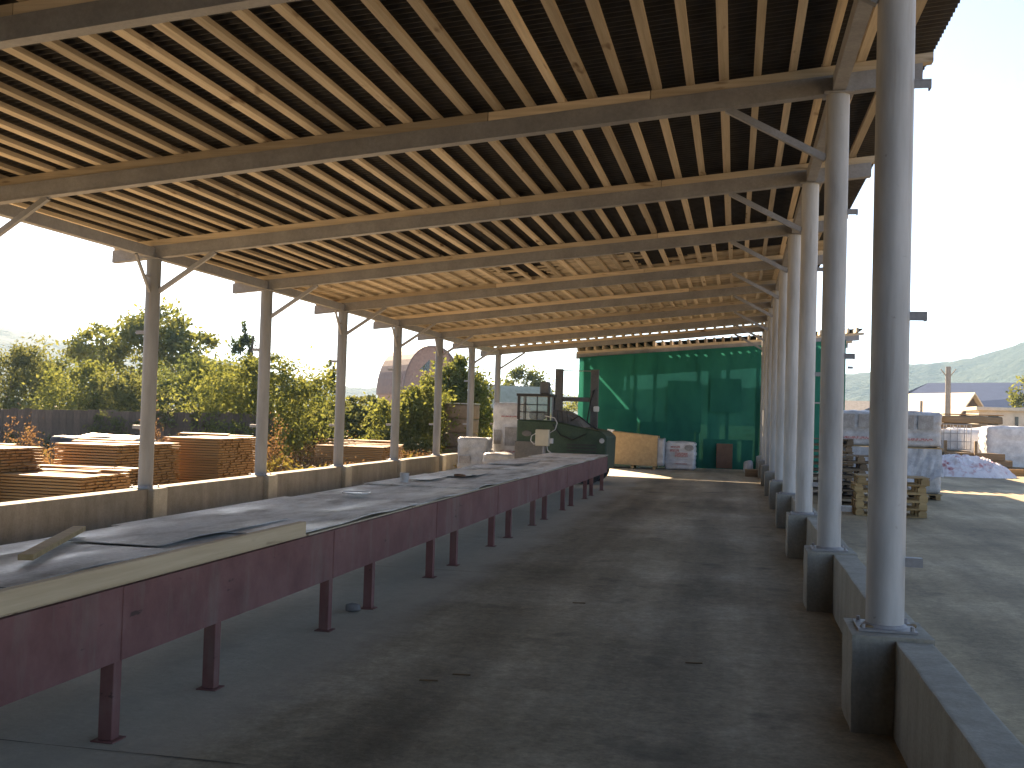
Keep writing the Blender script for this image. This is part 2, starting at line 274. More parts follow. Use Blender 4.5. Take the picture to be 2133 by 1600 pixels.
# ------------------------------------------------------------------ builders
WO = {}                                     # world origin of each object
def tag(o, label=None, cat=None, group=None, kind=None):
    if label: o['label'] = label
    if cat: o['category'] = cat
    if group: o['group'] = group
    if kind: o['kind'] = kind
    return o
def thing(name, loc, label, cat, group=None):
    o = bpy.data.objects.new(name, None); o.empty_display_size = 0.2; o.location = loc; COL.objects.link(o)
    WO[o.name] = Vector(loc); return tag(o, label, cat, group)
def place(name, me, mat, world_loc, parent=None):
    o = bpy.data.objects.new(name, me)
    if mat is not None and not me.materials: me.materials.append(mat)
    COL.objects.link(o); w = Vector(world_loc); WO[o.name] = w
    if parent is not None: o.parent = parent; o.location = w - WO[parent.name]
    else: o.location = w
    return o
class MB:
    def __init__(s): s.v = []; s.f = []
    def quad(s, *pts):
        n = len(s.v); s.v += [tuple(p) for p in pts]; s.f.append(tuple(range(n, n+len(pts)))); return s
    def hexa(s, p):                         # 8 points: bottom 0-3 ccw, top 4-7
        n = len(s.v); s.v += [tuple(q) for q in p]
        for f in ((3, 2, 1, 0), (4, 5, 6, 7), (0, 1, 5, 4), (1, 2, 6, 5), (2, 3, 7, 6), (3, 0, 4, 7)): s.f.append(tuple(n+i for i in f))
        return s
    def box(s, x0, x1, y0, y1, z0, z1):
        return s.hexa([(x0, y0, z0), (x1, y0, z0), (x1, y1, z0), (x0, y1, z0), (x0, y0, z1), (x1, y0, z1), (x1, y1, z1), (x0, y1, z1)])
    def bar(s, a, b, w, h, upv=(0, 0, 1)):  # box bar between two points
        a = Vector(a); b = Vector(b); d = (b-a).normalized(); u = Vector(upv)
        sd = d.cross(u)
        if sd.length < 1e-4: sd = d.cross(Vector((0, 1, 0)))
        sd.normalize(); u = sd.cross(d); sd = sd*w/2; u = u*h/2
        return s.hexa([a-sd-u, a+sd-u, b+sd-u, b-sd-u, a-sd+u, a+sd+u, b+sd+u, b-sd+u])
    def tube(s, a, b, r0, r1=None, n=16, cap=True):
        r1 = r0 if r1 is None else r1
        a = Vector(a); b = Vector(b); d = (b-a).normalized()
        t = d.cross(Vector((0, 0, 1)))
        if t.length < 1e-3: t = Vector((1, 0, 0))
        t.normalize(); q = d.cross(t); k = len(s.v)
        for c, r in ((a, r0), (b, r1)):
            for i in range(n):
                g = 2*math.pi*i/n; s.v.append(tuple(c + t*math.cos(g)*r + q*math.sin(g)*r))
        for i in range(n): j = (i+1) % n; s.f.append((k+i, k+j, k+n+j, k+n+i))
        if cap: s.f.append(tuple(k+i for i in reversed(range(n)))); s.f.append(tuple(k+n+i for i in range(n)))
        return s
    def lathe(s, c, prof, n=20):            # prof: list of (r, z)
        k = len(s.v)
        for r, z in prof:
            for i in range(n): g = 2*math.pi*i/n; s.v.append((c[0]+r*math.cos(g), c[1]+r*math.sin(g), c[2]+z))
        for q in range(len(prof)-1):
            for i in range(n): j = (i+1) % n; s.f.append((k+q*n+i, k+q*n+j, k+(q+1)*n+j, k+(q+1)*n+i))
        s.f.append(tuple(k+i for i in reversed(range(n)))); s.f.append(tuple(k+(len(prof)-1)*n+i for i in range(n)))
        return s
    def path(s, pts, r, n=6):
        for a, b in zip(pts[:-1], pts[1:]): s.tube(a, b, r, r, n)
        return s
    def extr(s, poly, y0, y1, fn=lambda x, y, z: (x, y, z)):   # XZ polygon extruded along Y
        n = len(poly); k = len(s.v)
        for y in (y0, y1):
            for x, z in poly: s.v.append(tuple(fn(x, y, z)))
        for i in range(n): j = (i+1) % n; s.f.append((k+i, k+j, k+n+j, k+n+i))
        s.f.append(tuple(k+i for i in reversed(range(n)))); s.f.append(tuple(k+n+i for i in range(n))); return s
    def build(s, name, mat, parent=None, smooth=False, bevel=0, base=False, centre=None):
        A = np.array(s.v, float); lo, hi = A.min(0), A.max(0); c = (lo+hi)/2
        if base: c[2] = lo[2]
        if centre is not None: c = np.array(centre, float)
        me = bpy.data.meshes.new(name); me.from_pydata([tuple(q) for q in (A-c)], [], s.f)
        bm = bmesh.new(); bm.from_mesh(me)
        bmesh.ops.recalc_face_normals(bm, faces=bm.faces)
        if bevel: bmesh.ops.bevel(bm, geom=bm.edges[:], offset=bevel, segments=1, affect='EDGES', profile=0.5)
        bm.to_mesh(me); bm.free()
        if smooth:
            me.polygons.foreach_set('use_smooth', [True]*len(me.polygons)); me.set_sharp_from_angle(angle=R(40))
        return place(name, me, mat, c, parent)
def rep(o, off, parent=None):               # copy of a part with its sub-parts, moved
    c = o.copy(); COL.objects.link(c); w = WO[o.name] + Vector(off); WO[c.name] = w
    p = parent if parent is not None else o.parent
    if p is not None: c.parent = p; c.location = w - WO[p.name]
    else: c.location = w
    for ch in [q for q in CH.get(o.name, [])]:
        k = ch.copy(); COL.objects.link(k); k.parent = c; k.location = ch.location.copy(); WO[k.name] = WO[ch.name] + Vector(off)
    return c
CH = {}
def sub(parent, child): CH.setdefault(parent.name, []).append(child); return child
def rot_about(c, ang):
    ca, sa = math.cos(ang), math.sin(ang)
    return lambda x, y, z: (c[0]+ca*x-sa*y, c[1]+sa*x+ca*y, c[2]+z)
def rough_box(name, x0, x1, y0, y1, z0, z1, mat, parent=None, cuts=6, amp=0.02, freq=3.0, rnd=0.04, seed=0, rot=0.0, bulge=0.0, layers=0, sharp=False):
    bm = bmesh.new(); bmesh.ops.create_cube(bm, size=2); bmesh.ops.subdivide_edges(bm, edges=bm.edges[:], cuts=cuts, use_grid_fill=True)
    cx, cy, cz = (x0+x1)/2, (y0+y1)/2, (z0+z1)/2; hx, hy, hz = (x1-x0)/2, (y1-y0)/2, (z1-z0)/2
    fn = rot_about((0, 0, 0), rot)
    for v in bm.verts:
        q = Vector(v.co); p = Vector((q.x*hx, q.y*hy, q.z*hz))
        inner = Vector((max(-hx+rnd, min(hx-rnd, p.x)), max(-hy+rnd, min(hy-rnd, p.y)), max(-hz+rnd, min(hz-rnd, p.z))))
        d = p - inner
        if d.length > 1e-6: p = inner + d.normalized()*rnd
        b = 1 + bulge*(1-q.z*q.z); p.x *= b; p.y *= b
        if layers:
            gq = 1-0.05*(1-abs(math.sin(math.pi*layers*(q.z*0.5+0.5)))**0.5); p.x *= gq; p.y *= gq
        n = noise.noise_vector(Vector((p.x*freq+seed*7.3, p.y*freq, p.z*freq+seed)))
        p += n*amp
        if q.z < -0.99: p.z = max(p.z, -hz)
        v.co = Vector(fn(*p))
    bmesh.ops.recalc_face_normals(bm, faces=bm.faces)
    me = bpy.data.meshes.new(name); bm.to_mesh(me); bm.free()
    me.polygons.foreach_set('use_smooth', [True]*len(me.polygons))
    if sharp: me.set_sharp_from_angle(angle=R(24))
    return place(name, me, mat, (cx, cy, cz), parent)

# ------------------------------------------------------------------ measures of the shed
D = 3.6158; YA = 6.0966; XR = 0.8041; XL = -7.9646
SL = (4.5203-3.6184)/(XR-XL)
def zb(x): return 4.5203 + (x-XR)*SL        # underside of the cross beams
BH, NH, PH = 0.165, 0.085, 0.047            # beam, nailer, purlin heights
IDX = list(range(-6, 9))
YB = [YA + D*i for i in IDX]
XB0, XB1 = -8.58, 1.50                      # beam ends

# ------------------------------------------------------------------ ground, floor, hills
def sheet(name, x0, x1, y0, y1, z, mat, n=1):
    mb = MB()
    for i in range(n):
        for j in range(n):
            xa, xb = x0+(x1-x0)*i/n, x0+(x1-x0)*(i+1)/n; ya, yb_ = y0+(y1-y0)*j/n, y0+(y1-y0)*(j+1)/n
            mb.quad((xa, ya, z), (xb, ya, z), (xb, yb_, z), (xa, yb_, z))
    return mb.build(name, mat, centre=((x0+x1)/2, (y0+y1)/2, z))
tag(sheet('ground', -1500, 1500, -500, 2500, -0.004, M['ground']), kind='structure')
flo = tag(sheet('floor', -7.80, 0.79, -17.0, 35.4, 0.0, M['floor']), kind='structure')
for yj in (-1.6, 4.45, 10.5, 16.6, 22.6, 28.7):     # ragged joints between the floor slabs
    mb = MB(); xj = -7.75; w0 = 0.006
    while xj < 0.6:
        x2 = min(xj+0.22, 0.6); w1 = random.choice([0.0006, 0.002, 0.004, 0.006]); o1 = 0.012*noise.noise(Vector((xj*2, yj, 0))); o2 = 0.012*noise.noise(Vector((x2*2, yj, 0)))
        mb.quad((xj, yj-w0+o1, 0.003), (x2, yj-w1+o2, 0.003), (x2, yj+w1+o2, 0.003), (xj, yj+w0+o1, 0.003)); xj = x2; w0 = w1
    mb.build('joint', M['joint'], flo)

def hills():
    az = np.linspace(-1.35, 1.35, 420); rad = np.linspace(0, 1, 46)
    kx = [-1.35, -0.9, -0.72, -0.55, -0.35, -0.15, 0.03, 0.094, 0.125, 0.151, 0.20, 0.243, 0.33, 0.5, 0.8, 1.35]
    kz = [0.050, 0.055, 0.050, 0.032, 0.018, 0.020, 0.032, 0.040, 0.047, 0.0495, 0.056, 0.072, 0.105, 0.13, 0.12, 0.08]
    vs = []; fs = []
    for a in az:
        h = np.interp(math.tan(a), kx, kz) if abs(a) < 0.93 else 0.06
        for t in rad:
            rr = 420 + 480*t
            z = h*690*(math.sin(min(t/0.56, 1)*math.pi/2)**1.3 if t < 0.56 else 1.0 - 0.5*(t-0.56)) / math.cos(min(abs(a), 0.9))
            p = Vector((rr*math.sin(a)*1.0, rr*math.cos(a), 0))
            n = noise.fractal(p*0.012, 1.0, 2.0, 5)*6*min(1, t*3) + noise.noise(p*0.13)*2.0*min(1, t*4)
            vs.append((p.x, p.y, max(-1.0, z+n) if t > 0 else -1.5))
    nr = len(rad)
    for i in range(len(az)-1):
        for j in range(nr-1): fs.append((i*nr+j, (i+1)*nr+j, (i+1)*nr+j+1, i*nr+j+1))
    me = bpy.data.meshes.new('hills'); me.from_pydata(vs, [], fs); me.polygons.foreach_set('use_smooth', [True]*len(fs))
    return tag(place('hills', me, M['hill'], (0, 0, 0)), kind='structure')
hills()

# ------------------------------------------------------------------ the open shed
shed = thing('open_shed', (-3.6, 6.1, 0), 'long open timber shed with grey pipe columns and battened mono-pitch roof', 'shed')
def column(x, y, z0, r, parent, left):
    c = MB().tube((x, y, z0), (x, y, zb(x)-0.012), r, n=28).build('column', M['col_backlit' if left else 'col_steel'], parent, smooth=True)
    s = -1 if left else 1
    sub(c, MB().lathe((x, y, z0+0.0125), [(r+0.02, 0), (r+0.012, 0.008), (r+0.001, 0.016)], 24).build('weld_collar', M['steel'], c, smooth=True))
    sub(c, MB().box(x-r*1.25, x+r*1.25, y-r*1.25, y+r*1.25, zb(x)-0.012, zb(x)-0.001).build('cap_plate', M['steel'], c))
    sub(c, MB().box(x-r*1.5, x+r*1.5, y-r*1.5, y+r*1.5, z0, z0+0.012).build('base_plate', M['steel'], c))
    for bx_, by_ in ((-1, -1), (-1, 1), (1, -1), (1, 1)): sub(c, MB().tube((x+bx_*r*1.25, y+by_*r*1.25, z0+0.0125), (x+bx_*r*1.25, y+by_*r*1.25, z0+0.035), 0.011, n=6).build('bolt', M['steel'], c))
    for zt in ((0.88, 2.21, 3.48) if not left else (1.29, 2.6)):
        xa, xb = (x+r*0.9, x+r+0.085) if not left else (x-r-0.12, x-r*0.9)
        b = MB().box(xa, xb, y-0.03, y+0.03, zt+0.006, zt+0.014); b.box(xb-0.008 if not left else xa, xb if not left else xa+0.008, y-0.03, y+0.03, zt-0.035, zt+0.005)
        b.box(xa, xb, y-0.03, y-0.024, zt-0.035, zt+0.005)
        sub(c, b.build('bracket', M['steel'], c))
    return c
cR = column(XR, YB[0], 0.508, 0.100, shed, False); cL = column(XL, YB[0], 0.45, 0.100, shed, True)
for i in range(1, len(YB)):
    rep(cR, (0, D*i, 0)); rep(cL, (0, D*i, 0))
def beam(y, x0, x1, parent, slopef=zb, bh=BH):
    b = MB(); w = 0.055
    z0, z1 = slopef(x0), slopef(x1)
    # channel section: web towards the camera, flanges behind
    b.hexa([(x0, y-w, z0), (x1, y-w, z1), (x1, y-w+0.012, z1), (x0, y-w+0.012, z0), (x0, y-w, z0+bh), (x1, y-w, z1+bh), (x1, y-w+0.012, z1+bh), (x0, y-w+0.012, z0+bh)])
    b.hexa([(x0, y-w-0.006, z0-0.001), (x1, y-w-0.006, z1-0.001), (x1, y+w, z1-0.001), (x0, y+w, z0-0.001), (x0, y-w-0.006, z0+0.012), (x1, y-w-0.006, z1+0.012), (x1, y+w, z1+0.012), (x0, y+w, z0+0.012)])
    b.hexa([(x0, y-w+0.0125, z0+bh-0.012), (x1, y-w+0.0125, z1+bh-0.012), (x1, y+w, z1+bh-0.012), (x0, y+w, z0+bh-0.012), (x0, y-w+0.0125, z0+bh), (x1, y-w+0.0125, z1+bh), (x1, y+w, z1+bh), (x0, y+w, z0+bh)])
    return b.build('beam', M['steel'], parent)
rg = random.Random(3)
def nailers(y, x0, x1, parent, slopef=zb):
    cuts = sorted(rg.uniform(x0+2, x1-2) for _ in range(2)); cuts = [x0] + [c for k, c in enumerate(cuts) if k == 0 or c-cuts[k-1] > 1.2] + [x1]
    for a, b_ in zip(cuts[:-1], cuts[1:]):
        dz = rg.uniform(0, 0.006); a2, b2 = a+0.004, b_-0.004; j = rg.uniform(-0.008, 0.008)
        za, zc = slopef(a2)+BH+0.001, slopef(b2)+BH+0.001; h = NH-0.008+dz
        MB().hexa([(a2, y-0.05+j, za), (b2, y-0.05-j, zc), (b2, y+0.04, zc), (a2, y+0.04, za), (a2, y-0.05+j, za+h), (b2, y-0.05-j, zc+h), (b2, y+0.04, zc+h), (a2, y+0.04, za+h)]).build('nailer_board', M['wood_x'], parent)
for k, y in enumerate(YB):
    bo = beam(y, XB0, XB1, shed)
    nailers(y, XB0+0.02, XB1+0.09, bo)
# eave girders between the beams, on the column line
for k in range(len(YB)-1):
    for x in (XR, XL):
        h = 0.14
        MB().box(x-0.055, x+0.055, YB[k]+0.058, YB[k+1]-0.064, zb(x)+0.004, zb(x)+h).build('girder', M['steel'], shed)
# left eave fascia pipe/board below the purlins
# knee braces
for k, y in enumerate(YB):
    MB().bar((XR-0.095, y, 3.95), (-0.16, y, zb(-0.16)-0.005), 0.06, 0.06).build('brace', M['steel'], shed)
    MB().bar((XL+0.085, y, 3.16), (-7.05, y, zb(-7.05)-0.005), 0.055, 0.055).build('brace', M['steel'], shed)
    if k in (8, 10, 11, 12, 13):
        MB().bar((XL, y-0.08, 3.14), (XL, y-0.46, zb(XL)-0.002), 0.035, 0.035).build('brace', M['steel'], shed)
        MB().bar((XL, y-0.08, 3.36), (XL, y-0.235, 3.36), 0.02, 0.02).build('brace_tie', M['steel'], shed)
# purlins along the shed
YR0, YR1 = YB[0]-1.2, 35.25
xs = np.arange(XB0+0.06, XB1+0.05, 0.2975)
for n, x in enumerate(xs):
    x = float(x) + rg.uniform(-0.012, 0.012)
    st = rg.choice([0, 1, 2]); joints = [YR0] + [YB[k] + rg.uniform(-.03, .03) for k in range(1, len(YB)-1) if (k+st) % 3 == 0] + [YR1 + rg.uniform(-.06, .05)]
    for a, b_ in zip(joints[:-1], joints[1:]):
        w = rg.choice([0.066, 0.072, 0.078, 0.074, 0.084]); h = PH*rg.uniform(0.85, 1.0); j = rg.uniform(-0.02, 0.02)
        z = zb(x)+BH+NH+0.002; a2, b2 = a+0.003, b_-0.003
        t = SL*w/2
        MB().hexa([(x-w/2+j, a2, z-t), (x+w/2+j, a2, z+t), (x+w/2-j, b2, z+t), (x-w/2-j, b2, z-t), (x-w/2+j, a2, z-t+h), (x+w/2+j, a2, z+t+h), (x+w/2-j, b2, z+t+h), (x-w/2-j, b2, z-t+h)]).build('purlin', M['wood_y'], shed)
# deck planks over the far bays (first bay only partly boarded)
yp = YB[9] + 1.75; zt0 = BH+NH+PH+0.004
while yp < YR1-0.1:
    w = rg.choice([0.14, 0.15, 0.16]); g = rg.uniform(0.002, 0.012)
    if yp < YB[10]-0.1: segs = [(XB0+0.02, rg.uniform(-4.6, -3.9)), (rg.uniform(-3.8, -3.3), rg.uniform(-2.4, -1.6))] + ([(rg.uniform(-1.4, -.6), XB1)] if yp > YB[9]+2.7 else [])
    else:
        c = rg.uniform(-5, -1.5); segs = [(XB0+0.02, c-0.004), (c+0.004, XB1)]
    for a, b_ in segs:
        dz = rg.uniform(0, 0.004); za, zc = zb(a)+zt0+dz, zb(b_)+zt0+dz
        MB().hexa([(a, yp, za), (b_, yp, zc), (b_, yp+w-g, zc), (a, yp+w-g, za), (a, yp, za+0.02), (b_, yp, zc+0.02), (b_, yp+w-g, zc+0.02), (a, yp+w-g, za+0.02)]).build('deck_plank', M['wood_plank'], shed)
    yp += w
# corrugated roof sheets
def corrugated(x0, x1, wy, slopef, z_off, pitch=0.095, amp=0.02):
    n = int(round(wy/pitch))*6; vs = []; fs = []
    for i in range(n+1):
        y = wy*i/n - wy/2; dz = amp*math.sin(2*math.pi*(y+wy/2)/pitch)
        vs += [(x0, y, slopef(x0)+z_off+dz), (x1, y, slopef(x1)+z_off+dz), (x0, y, slopef(x0)+z_off+dz+0.005), (x1, y, slopef(x1)+z_off+dz+0.005)]
    for i in range(n):
        a = 4*i; b = a+4
        fs += [(a, a+1, b+1, b), (a+2, b+2, b+3, a+3), (a, b, b+2, a+2), (a+1, a+3, b+3, b+1)]
    fs += [(0, 2, 3, 1), (4*n, 4*n+1, 4*n+3, 4*n+2)]
    c = np.array([(x0+x1)/2, 0, slopef((x0+x1)/2)+z_off])
    me = bpy.data.meshes.new('roof_sheet'); me.from_pydata([tuple(np.array(v)-c) for v in vs], [], fs); me.materials.append(M['dark_sheet'])
    return me, c
XS0, XS1 = XB0-0.05, XB1+0.13
ZS = BH+NH+PH+0.026+0.024
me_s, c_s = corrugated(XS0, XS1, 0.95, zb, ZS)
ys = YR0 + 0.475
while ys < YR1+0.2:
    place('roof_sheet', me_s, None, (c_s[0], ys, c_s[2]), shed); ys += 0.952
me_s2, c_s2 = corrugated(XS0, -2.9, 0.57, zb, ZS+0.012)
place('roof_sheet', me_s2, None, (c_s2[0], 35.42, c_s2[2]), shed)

# unseen boards behind the camera and at near left, added to block light
xw = XB0+0.1
while xw < XB1-0.2:
    MB().box(xw, xw+0.292, YB[0]-0.9, YB[0]-0.875, 0.0, zb(xw)+0.12).build('shade_board', M['wood_pal_dk'], shed); xw += 0.3
yw = YB[0]-0.85
while yw < YB[6]+1.0:
    MB().box(-8.16, -8.135, yw, yw+0.292, 0.05, zb(-8.2)+0.1).build('shade_board', M['wood_pal_dk'], shed); yw += 0.3

# ------------------------------------------------------------------ low walls with plinths
wr = thing('low_wall', (0.91, 6.1, 0), 'low concrete wall with square plinths under the right row of columns', 'wall')
wl_ = thing('low_wall', (-7.93, 13, 0), 'low concrete wall under the left row of columns, behind the long table', 'wall')
for k in range(len(YB)-1):
    rough_box('wall_panel', 0.822, 1.013, YB[k]+0.247, YB[k+1]-0.247, -0.02, 0.496 + rg.uniform(-.006, .004), M['concrete'], wr, 18, 0.006, 2.6, 0.009, k, sharp=True)
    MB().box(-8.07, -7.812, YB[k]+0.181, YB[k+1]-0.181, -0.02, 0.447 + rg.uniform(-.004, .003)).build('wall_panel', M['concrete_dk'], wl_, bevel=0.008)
pr = rough_box('plinth', 0.610, 1.022, YB[0]-0.25, YB[0]+0.25, -0.02, 0.506, M['concrete'], wr, 16, 0.006, 5.0, 0.008, 5, sharp=True)
pl = MB().box(-8.10, -7.72, YB[0]-0.18, YB[0]+0.18, -0.02, 0.449).build('plinth', M['concrete'], wl_, bevel=0.012)
for i in range(1, len(YB)): rep(pr, (0, D*i, 0)); rep(pl, (0, D*i, 0))

for i, (x, y_, s_, lb) in enumerate([(0.70, 6.02, 0.035, 'small dark rubble lump on the nearest plinth, left of the column'), (0.95, 6.16, 0.03, 'small dark rubble lump on the nearest plinth, right of the column'), (0.93, 9.82, 0.03, 'small rubble lump on the second plinth beside the column')]):
    tag(rough_box('rubble_lump', x-s_, x+s_, y_-s_*.7, y_+s_*.7, 0.502, 0.502+s_*0.7, M['lumber_dk'], None, 3, s_*.3, 14, s_*.3, i+20), lb, 'rubble')

# ------------------------------------------------------------------ the long table
TX0, TX1 = -4.14, -2.84
tb = thing('work_table', (-3.49, 12, 0), 'very long low work table with oxide red steel beams and worn grey sheet top', 'table')
YT0, YT1 = -0.80, 23.82
ye = [YT0 + 2.70*k for k in range(10)]; ye[-1] = YT1
for a, b_ in zip(ye[:-1], ye[1:]):
    for x, s in ((TX1, -1), (TX0, 1)):
        m_ = MB().box(min(x, x+s*0.012), max(x, x+s*0.012), a+0.004, b_-0.004, 0.379, 0.728)
        xa, xb = sorted((x+s*0.0125, x+s*0.075))
        m_.box(xa, xb, a+0.004, b_-0.004, 0.379, 0.391); m_.box(xa, xb, a+0.004, b_-0.004, 0.716, 0.728)
        sbo = m_.build('side_beam', M['red'], tb)
        if s < 0: MB().tube((x+0.001, b_, 0.385), (x+0.001, b_, 0.722), 0.007, n=6).build('weld_bead', M['red'], sbo)
MB().box(TX0+0.0, TX1-0.0, YT1+0.001, YT1+0.013, 0.379, 0.728).build('end_beam', M['red'], tb)
legs_y = [4.6-2.7+0.0, 5.6-2.7, 4.6, 5.6, 7.31, 8.24, 9.99, 10.87, 12.62, 13.6, 15.27, 16.24, 18.0, 18.93, 20.7, 21.6, 23.3]
lf = None
for y in legs_y:
    for x in (TX1-0.05, TX0+0.05):
        if lf is None:
            lf = MB().box(x-0.036, x+0.036, y-0.034, y+0.034, 0.007, 0.3785).build('leg', M['red'], tb, bevel=0.003); l0 = (x, y)
            sub(lf, MB().box(x-0.058, x+0.058, y-0.058, y+0.058, 0.001, 0.0065).build('foot_plate', M['red'], lf))
        else: rep(lf, (x-l0[0], y-l0[1], 0))
    MB().box(TX0+0.08, TX1-0.08, y-0.04, y+0.04, 0.62, 0.70).build('crossbar', M['red'], tb)
# top sheets: thin, buckled, overlapping
def top_sheet(x0, x1, y0, y1, z, seed, parent, lift, name='top_sheet', mat=None, th=0.008):
    nx, ny = 10, max(6, int((y1-y0)/0.12)); vs = []; fs = []
    for k in (1, 0):
        for j in range(ny+1):
            for i in range(nx+1):
                u, v = i/nx, j/ny; x = x0+(x1-x0)*u; y = y0+(y1-y0)*v
                e = u**3
                dz = 0.006*(noise.noise(Vector((x*0.9, y*0.9, seed)))+0.6) + lift*e*max(0, math.sin(math.pi*(v*2.3+seed*0.37)))**1.5
                dx = 0.03*noise.noise(Vector((seed*3.1, y*0.8, 1.7)))*e
                vs.append((x+dx, y, z+dz+(th if k else 0)))
    n1 = (nx+1)*(ny+1)
    for j in range(ny):
        for i in range(nx):
            a = j*(nx+1)+i; fs.append((a, a+1, a+nx+2, a+nx+1)); fs.append((n1+a, n1+a+nx+1, n1+a+nx+2, n1+a+1))
    bd = [i for i in range(nx+1)] + [j*(nx+1)+nx for j in range(1, ny+1)] + [ny*(nx+1)+i for i in range(nx-1, -1, -1)] + [j*(nx+1) for j in range(ny-1, 0, -1)]
    for a, b in zip(bd, bd[1:]+bd[:1]): fs.append((a, n1+a, n1+b, b))
    c = np.array([(x0+x1)/2, (y0+y1)/2, z]); me = bpy.data.meshes.new(name); me.from_pydata([tuple(np.array(v)-c) for v in vs], [], fs)
    me.polygons.foreach_set('use_smooth', [True]*len(fs)); me.set_sharp_from_angle(angle=R(40))
    return place(name, me, mat or M['sheet'], c, parent)
MB().box(TX0+0.02, TX1-0.02, YT0+0.02, YT1-0.02, 0.7305, 0.742).build('base_board', M['wood_plank'], tb)
y = YT0; k = 0
while y < YT1-0.3:
    L = rg.uniform(2.2, 2.9); top_sheet(TX0-0.02, TX1+(rg.uniform(0.0, 0.03) if y > 6.0 else -0.075), y, min(y+L, YT1), 0.746+0.009*(k % 2), k+0.5, tb, rg.uniform(0.008, 0.026)); y += L-0.12; k += 1
# loose pieces lying on the table
for (x0, x1, y0, y1, sd, lb) in [(-3.75, -3.1, 4.1, 5.5, 31, 'curled grey sheet offcut lying near the front end of the long table'), (-4.0, -3.25, 5.6, 7.4, 32, 'grey sheet offcut lying askew behind the long pale timber'), (-4.05, -3.5, 17.2, 19.4, 33, 'thin grey sheet offcut near the far end of the long table')]:
    tag(top_sheet(x0, x1, y0, y1, 0.777, sd, None, 0.008, 'loose_sheet', None, 0.005), lb, 'sheet')
tag(MB().hexa([(-2.885, 1.2, 0.7435), (-2.835, 1.2, 0.7435), (-2.805, 6.70, 0.748), (-2.855, 6.70, 0.748), (-2.885, 1.2, 0.842), (-2.835, 1.2, 0.842), (-2.805, 6.70, 0.846), (-2.855, 6.70, 0.846)]).build('timber', M['wood_new'], bevel=0.004), 'long pale pine timber lying along the near edge of the red table', 'timber')
tag(MB().bar((-3.42, 4.66, 0.826), (-3.93, 5.85, 0.826), 0.075, 0.03).build('wood_offcut', M['wood_pal'], bevel=0.003), 'short grey-brown wood offcut lying slantwise on the table top', 'offcut')
tag(MB().lathe((-3.62, 9.85, 0.785), [(0.10, 0), (0.135, 0.006), (0.145, 0.018), (0.14, 0.02), (0.13, 0.012), (0.02, 0.010)], 28).build('bucket_lid', M['puddle'], smooth=True), 'shiny white round bucket lid lying on the grey table top', 'lid')
tag(MB().lathe((-3.80, 11.95, 0.777), [(0.045, 0), (0.055, 0.10), (0.058, 0.105), (0.05, 0.105), (0.042, 0.01)], 16).build('cup', M['film_grey'], smooth=True), 'small grey cup standing on the table beside the white sheet', 'cup')
tag(top_sheet(-3.86, -3.62, 12.35, 13.1, 0.783, 41, None, 0.0, 'plastic_sheet', M['white'], 0.004), 'small white plastic sheet lying beside the cup on the table', 'sheet')
tag(top_sheet(-3.75, -3.35, 13.3, 14.6, 0.783, 44, None, 0.02, 'plastic_sheet', M['film_grey'], 0.004), 'greyish plastic sheet lying beyond the small white sheet on the table', 'sheet')
tag(rough_box('rag', -3.52, -3.38, 13.12, 13.22, 0.79, 0.83, M['brown_panel'], None, 3, 0.015, 9, 0.02, 4), 'small dark reddish rag crumpled on the table between two sheets', 'rag')
# litter on the floor
for i, (x, y_, s, lb) in enumerate([(-2.95, 8.05, 0.06, 'small pale block lying under the table beside a red leg'), (-1.75, 4.45, 0.022, 'small pale stone on the floor in the foreground'), (-1.05, 4.5, 0.02, 'tiny pale chip near the floor joint in the foreground')]):
    tag(rough_box('stone', x-s, x+s, y_-s*.8, y_+s*.8, 0.002, s*1.1, M['pole'], None, 2, s*.25, 12, s*.4, i+3), lb, 'stone')
for i, (x, y_, wh) in enumerate([(-1.62, 6.35, 'farther of the close pair'), (-1.77, 6.15, 'nearer of the close pair'), (-1.3, 9.1, 'alone farthest up the floor'), (-0.25, 7.15, 'nearest the right wall'), (-1.95, 4.42, 'in the foreground beside the pale stone')]):
    mb = MB(); mb.bar((x-.05, y_, 0.004), (x+.06, y_+0.01, 0.006), 0.02, 0.006)
    tag(mb.build('wood_chip', M['lumber_dk']), 'small dark wood chip on the shed floor, ' + wh, 'chip', 'dark wood chips scattered on the floor')

# ------------------------------------------------------------------ net-fronted shed behind
NZ0 = 3.63; NX0, NX1 = -5.45, 3.94
def zn(x): return 3.58 + (x-NX0)*(4.36-3.58)/(NX1-NX0)
ns = thing('net_shed', (-0.8, 36, 0), 'shed at the far end closed off with green shade net', 'shed')
YN = [36.0 + 3.6*k for k in range(5)]
for k, y in enumerate(YN):
    bo = beam(y, NX0, NX1-0.15, ns, zn); nailers(y, NX0, NX1, bo, zn)
    for x in (-5.12, -0.9, 3.30):
        MB().tube((x, y, 0), (x, y, zn(x)-0.002), 0.09, n=18).build('column', M['col_steel'], ns, smooth=True)
    MB().box(3.45, 3.62, y-0.03, y+0.03, 3.42, 3.50).build('bracket', M['steel'], ns)
xx = NX0+0.1
while xx < NX1:
    MB().box(xx-0.035, xx+0.035, 35.7, 51, zn(xx)+BH+NH+0.002, zn(xx)+BH+NH+0.15).build('purlin', M['wood_y'], ns); xx += 0.283
me_n, c_n = corrugated(NX0-0.1, NX1+0.05, 0.95, zn, BH+NH+0.15+0.03)
me_n2, c_n2 = corrugated(NX0-0.1, -2.8, 0.95, zn, BH+NH+0.15+0.03)
for ys in (35.92, 36.35): place('roof_sheet', me_n2, None, (c_n2[0], ys, c_n2[2]), ns)
ys = 37.3
while ys < 51.2: place('roof_sheet', me_n, None, (c_n[0], ys, c_n[2]), ns); ys += 0.952
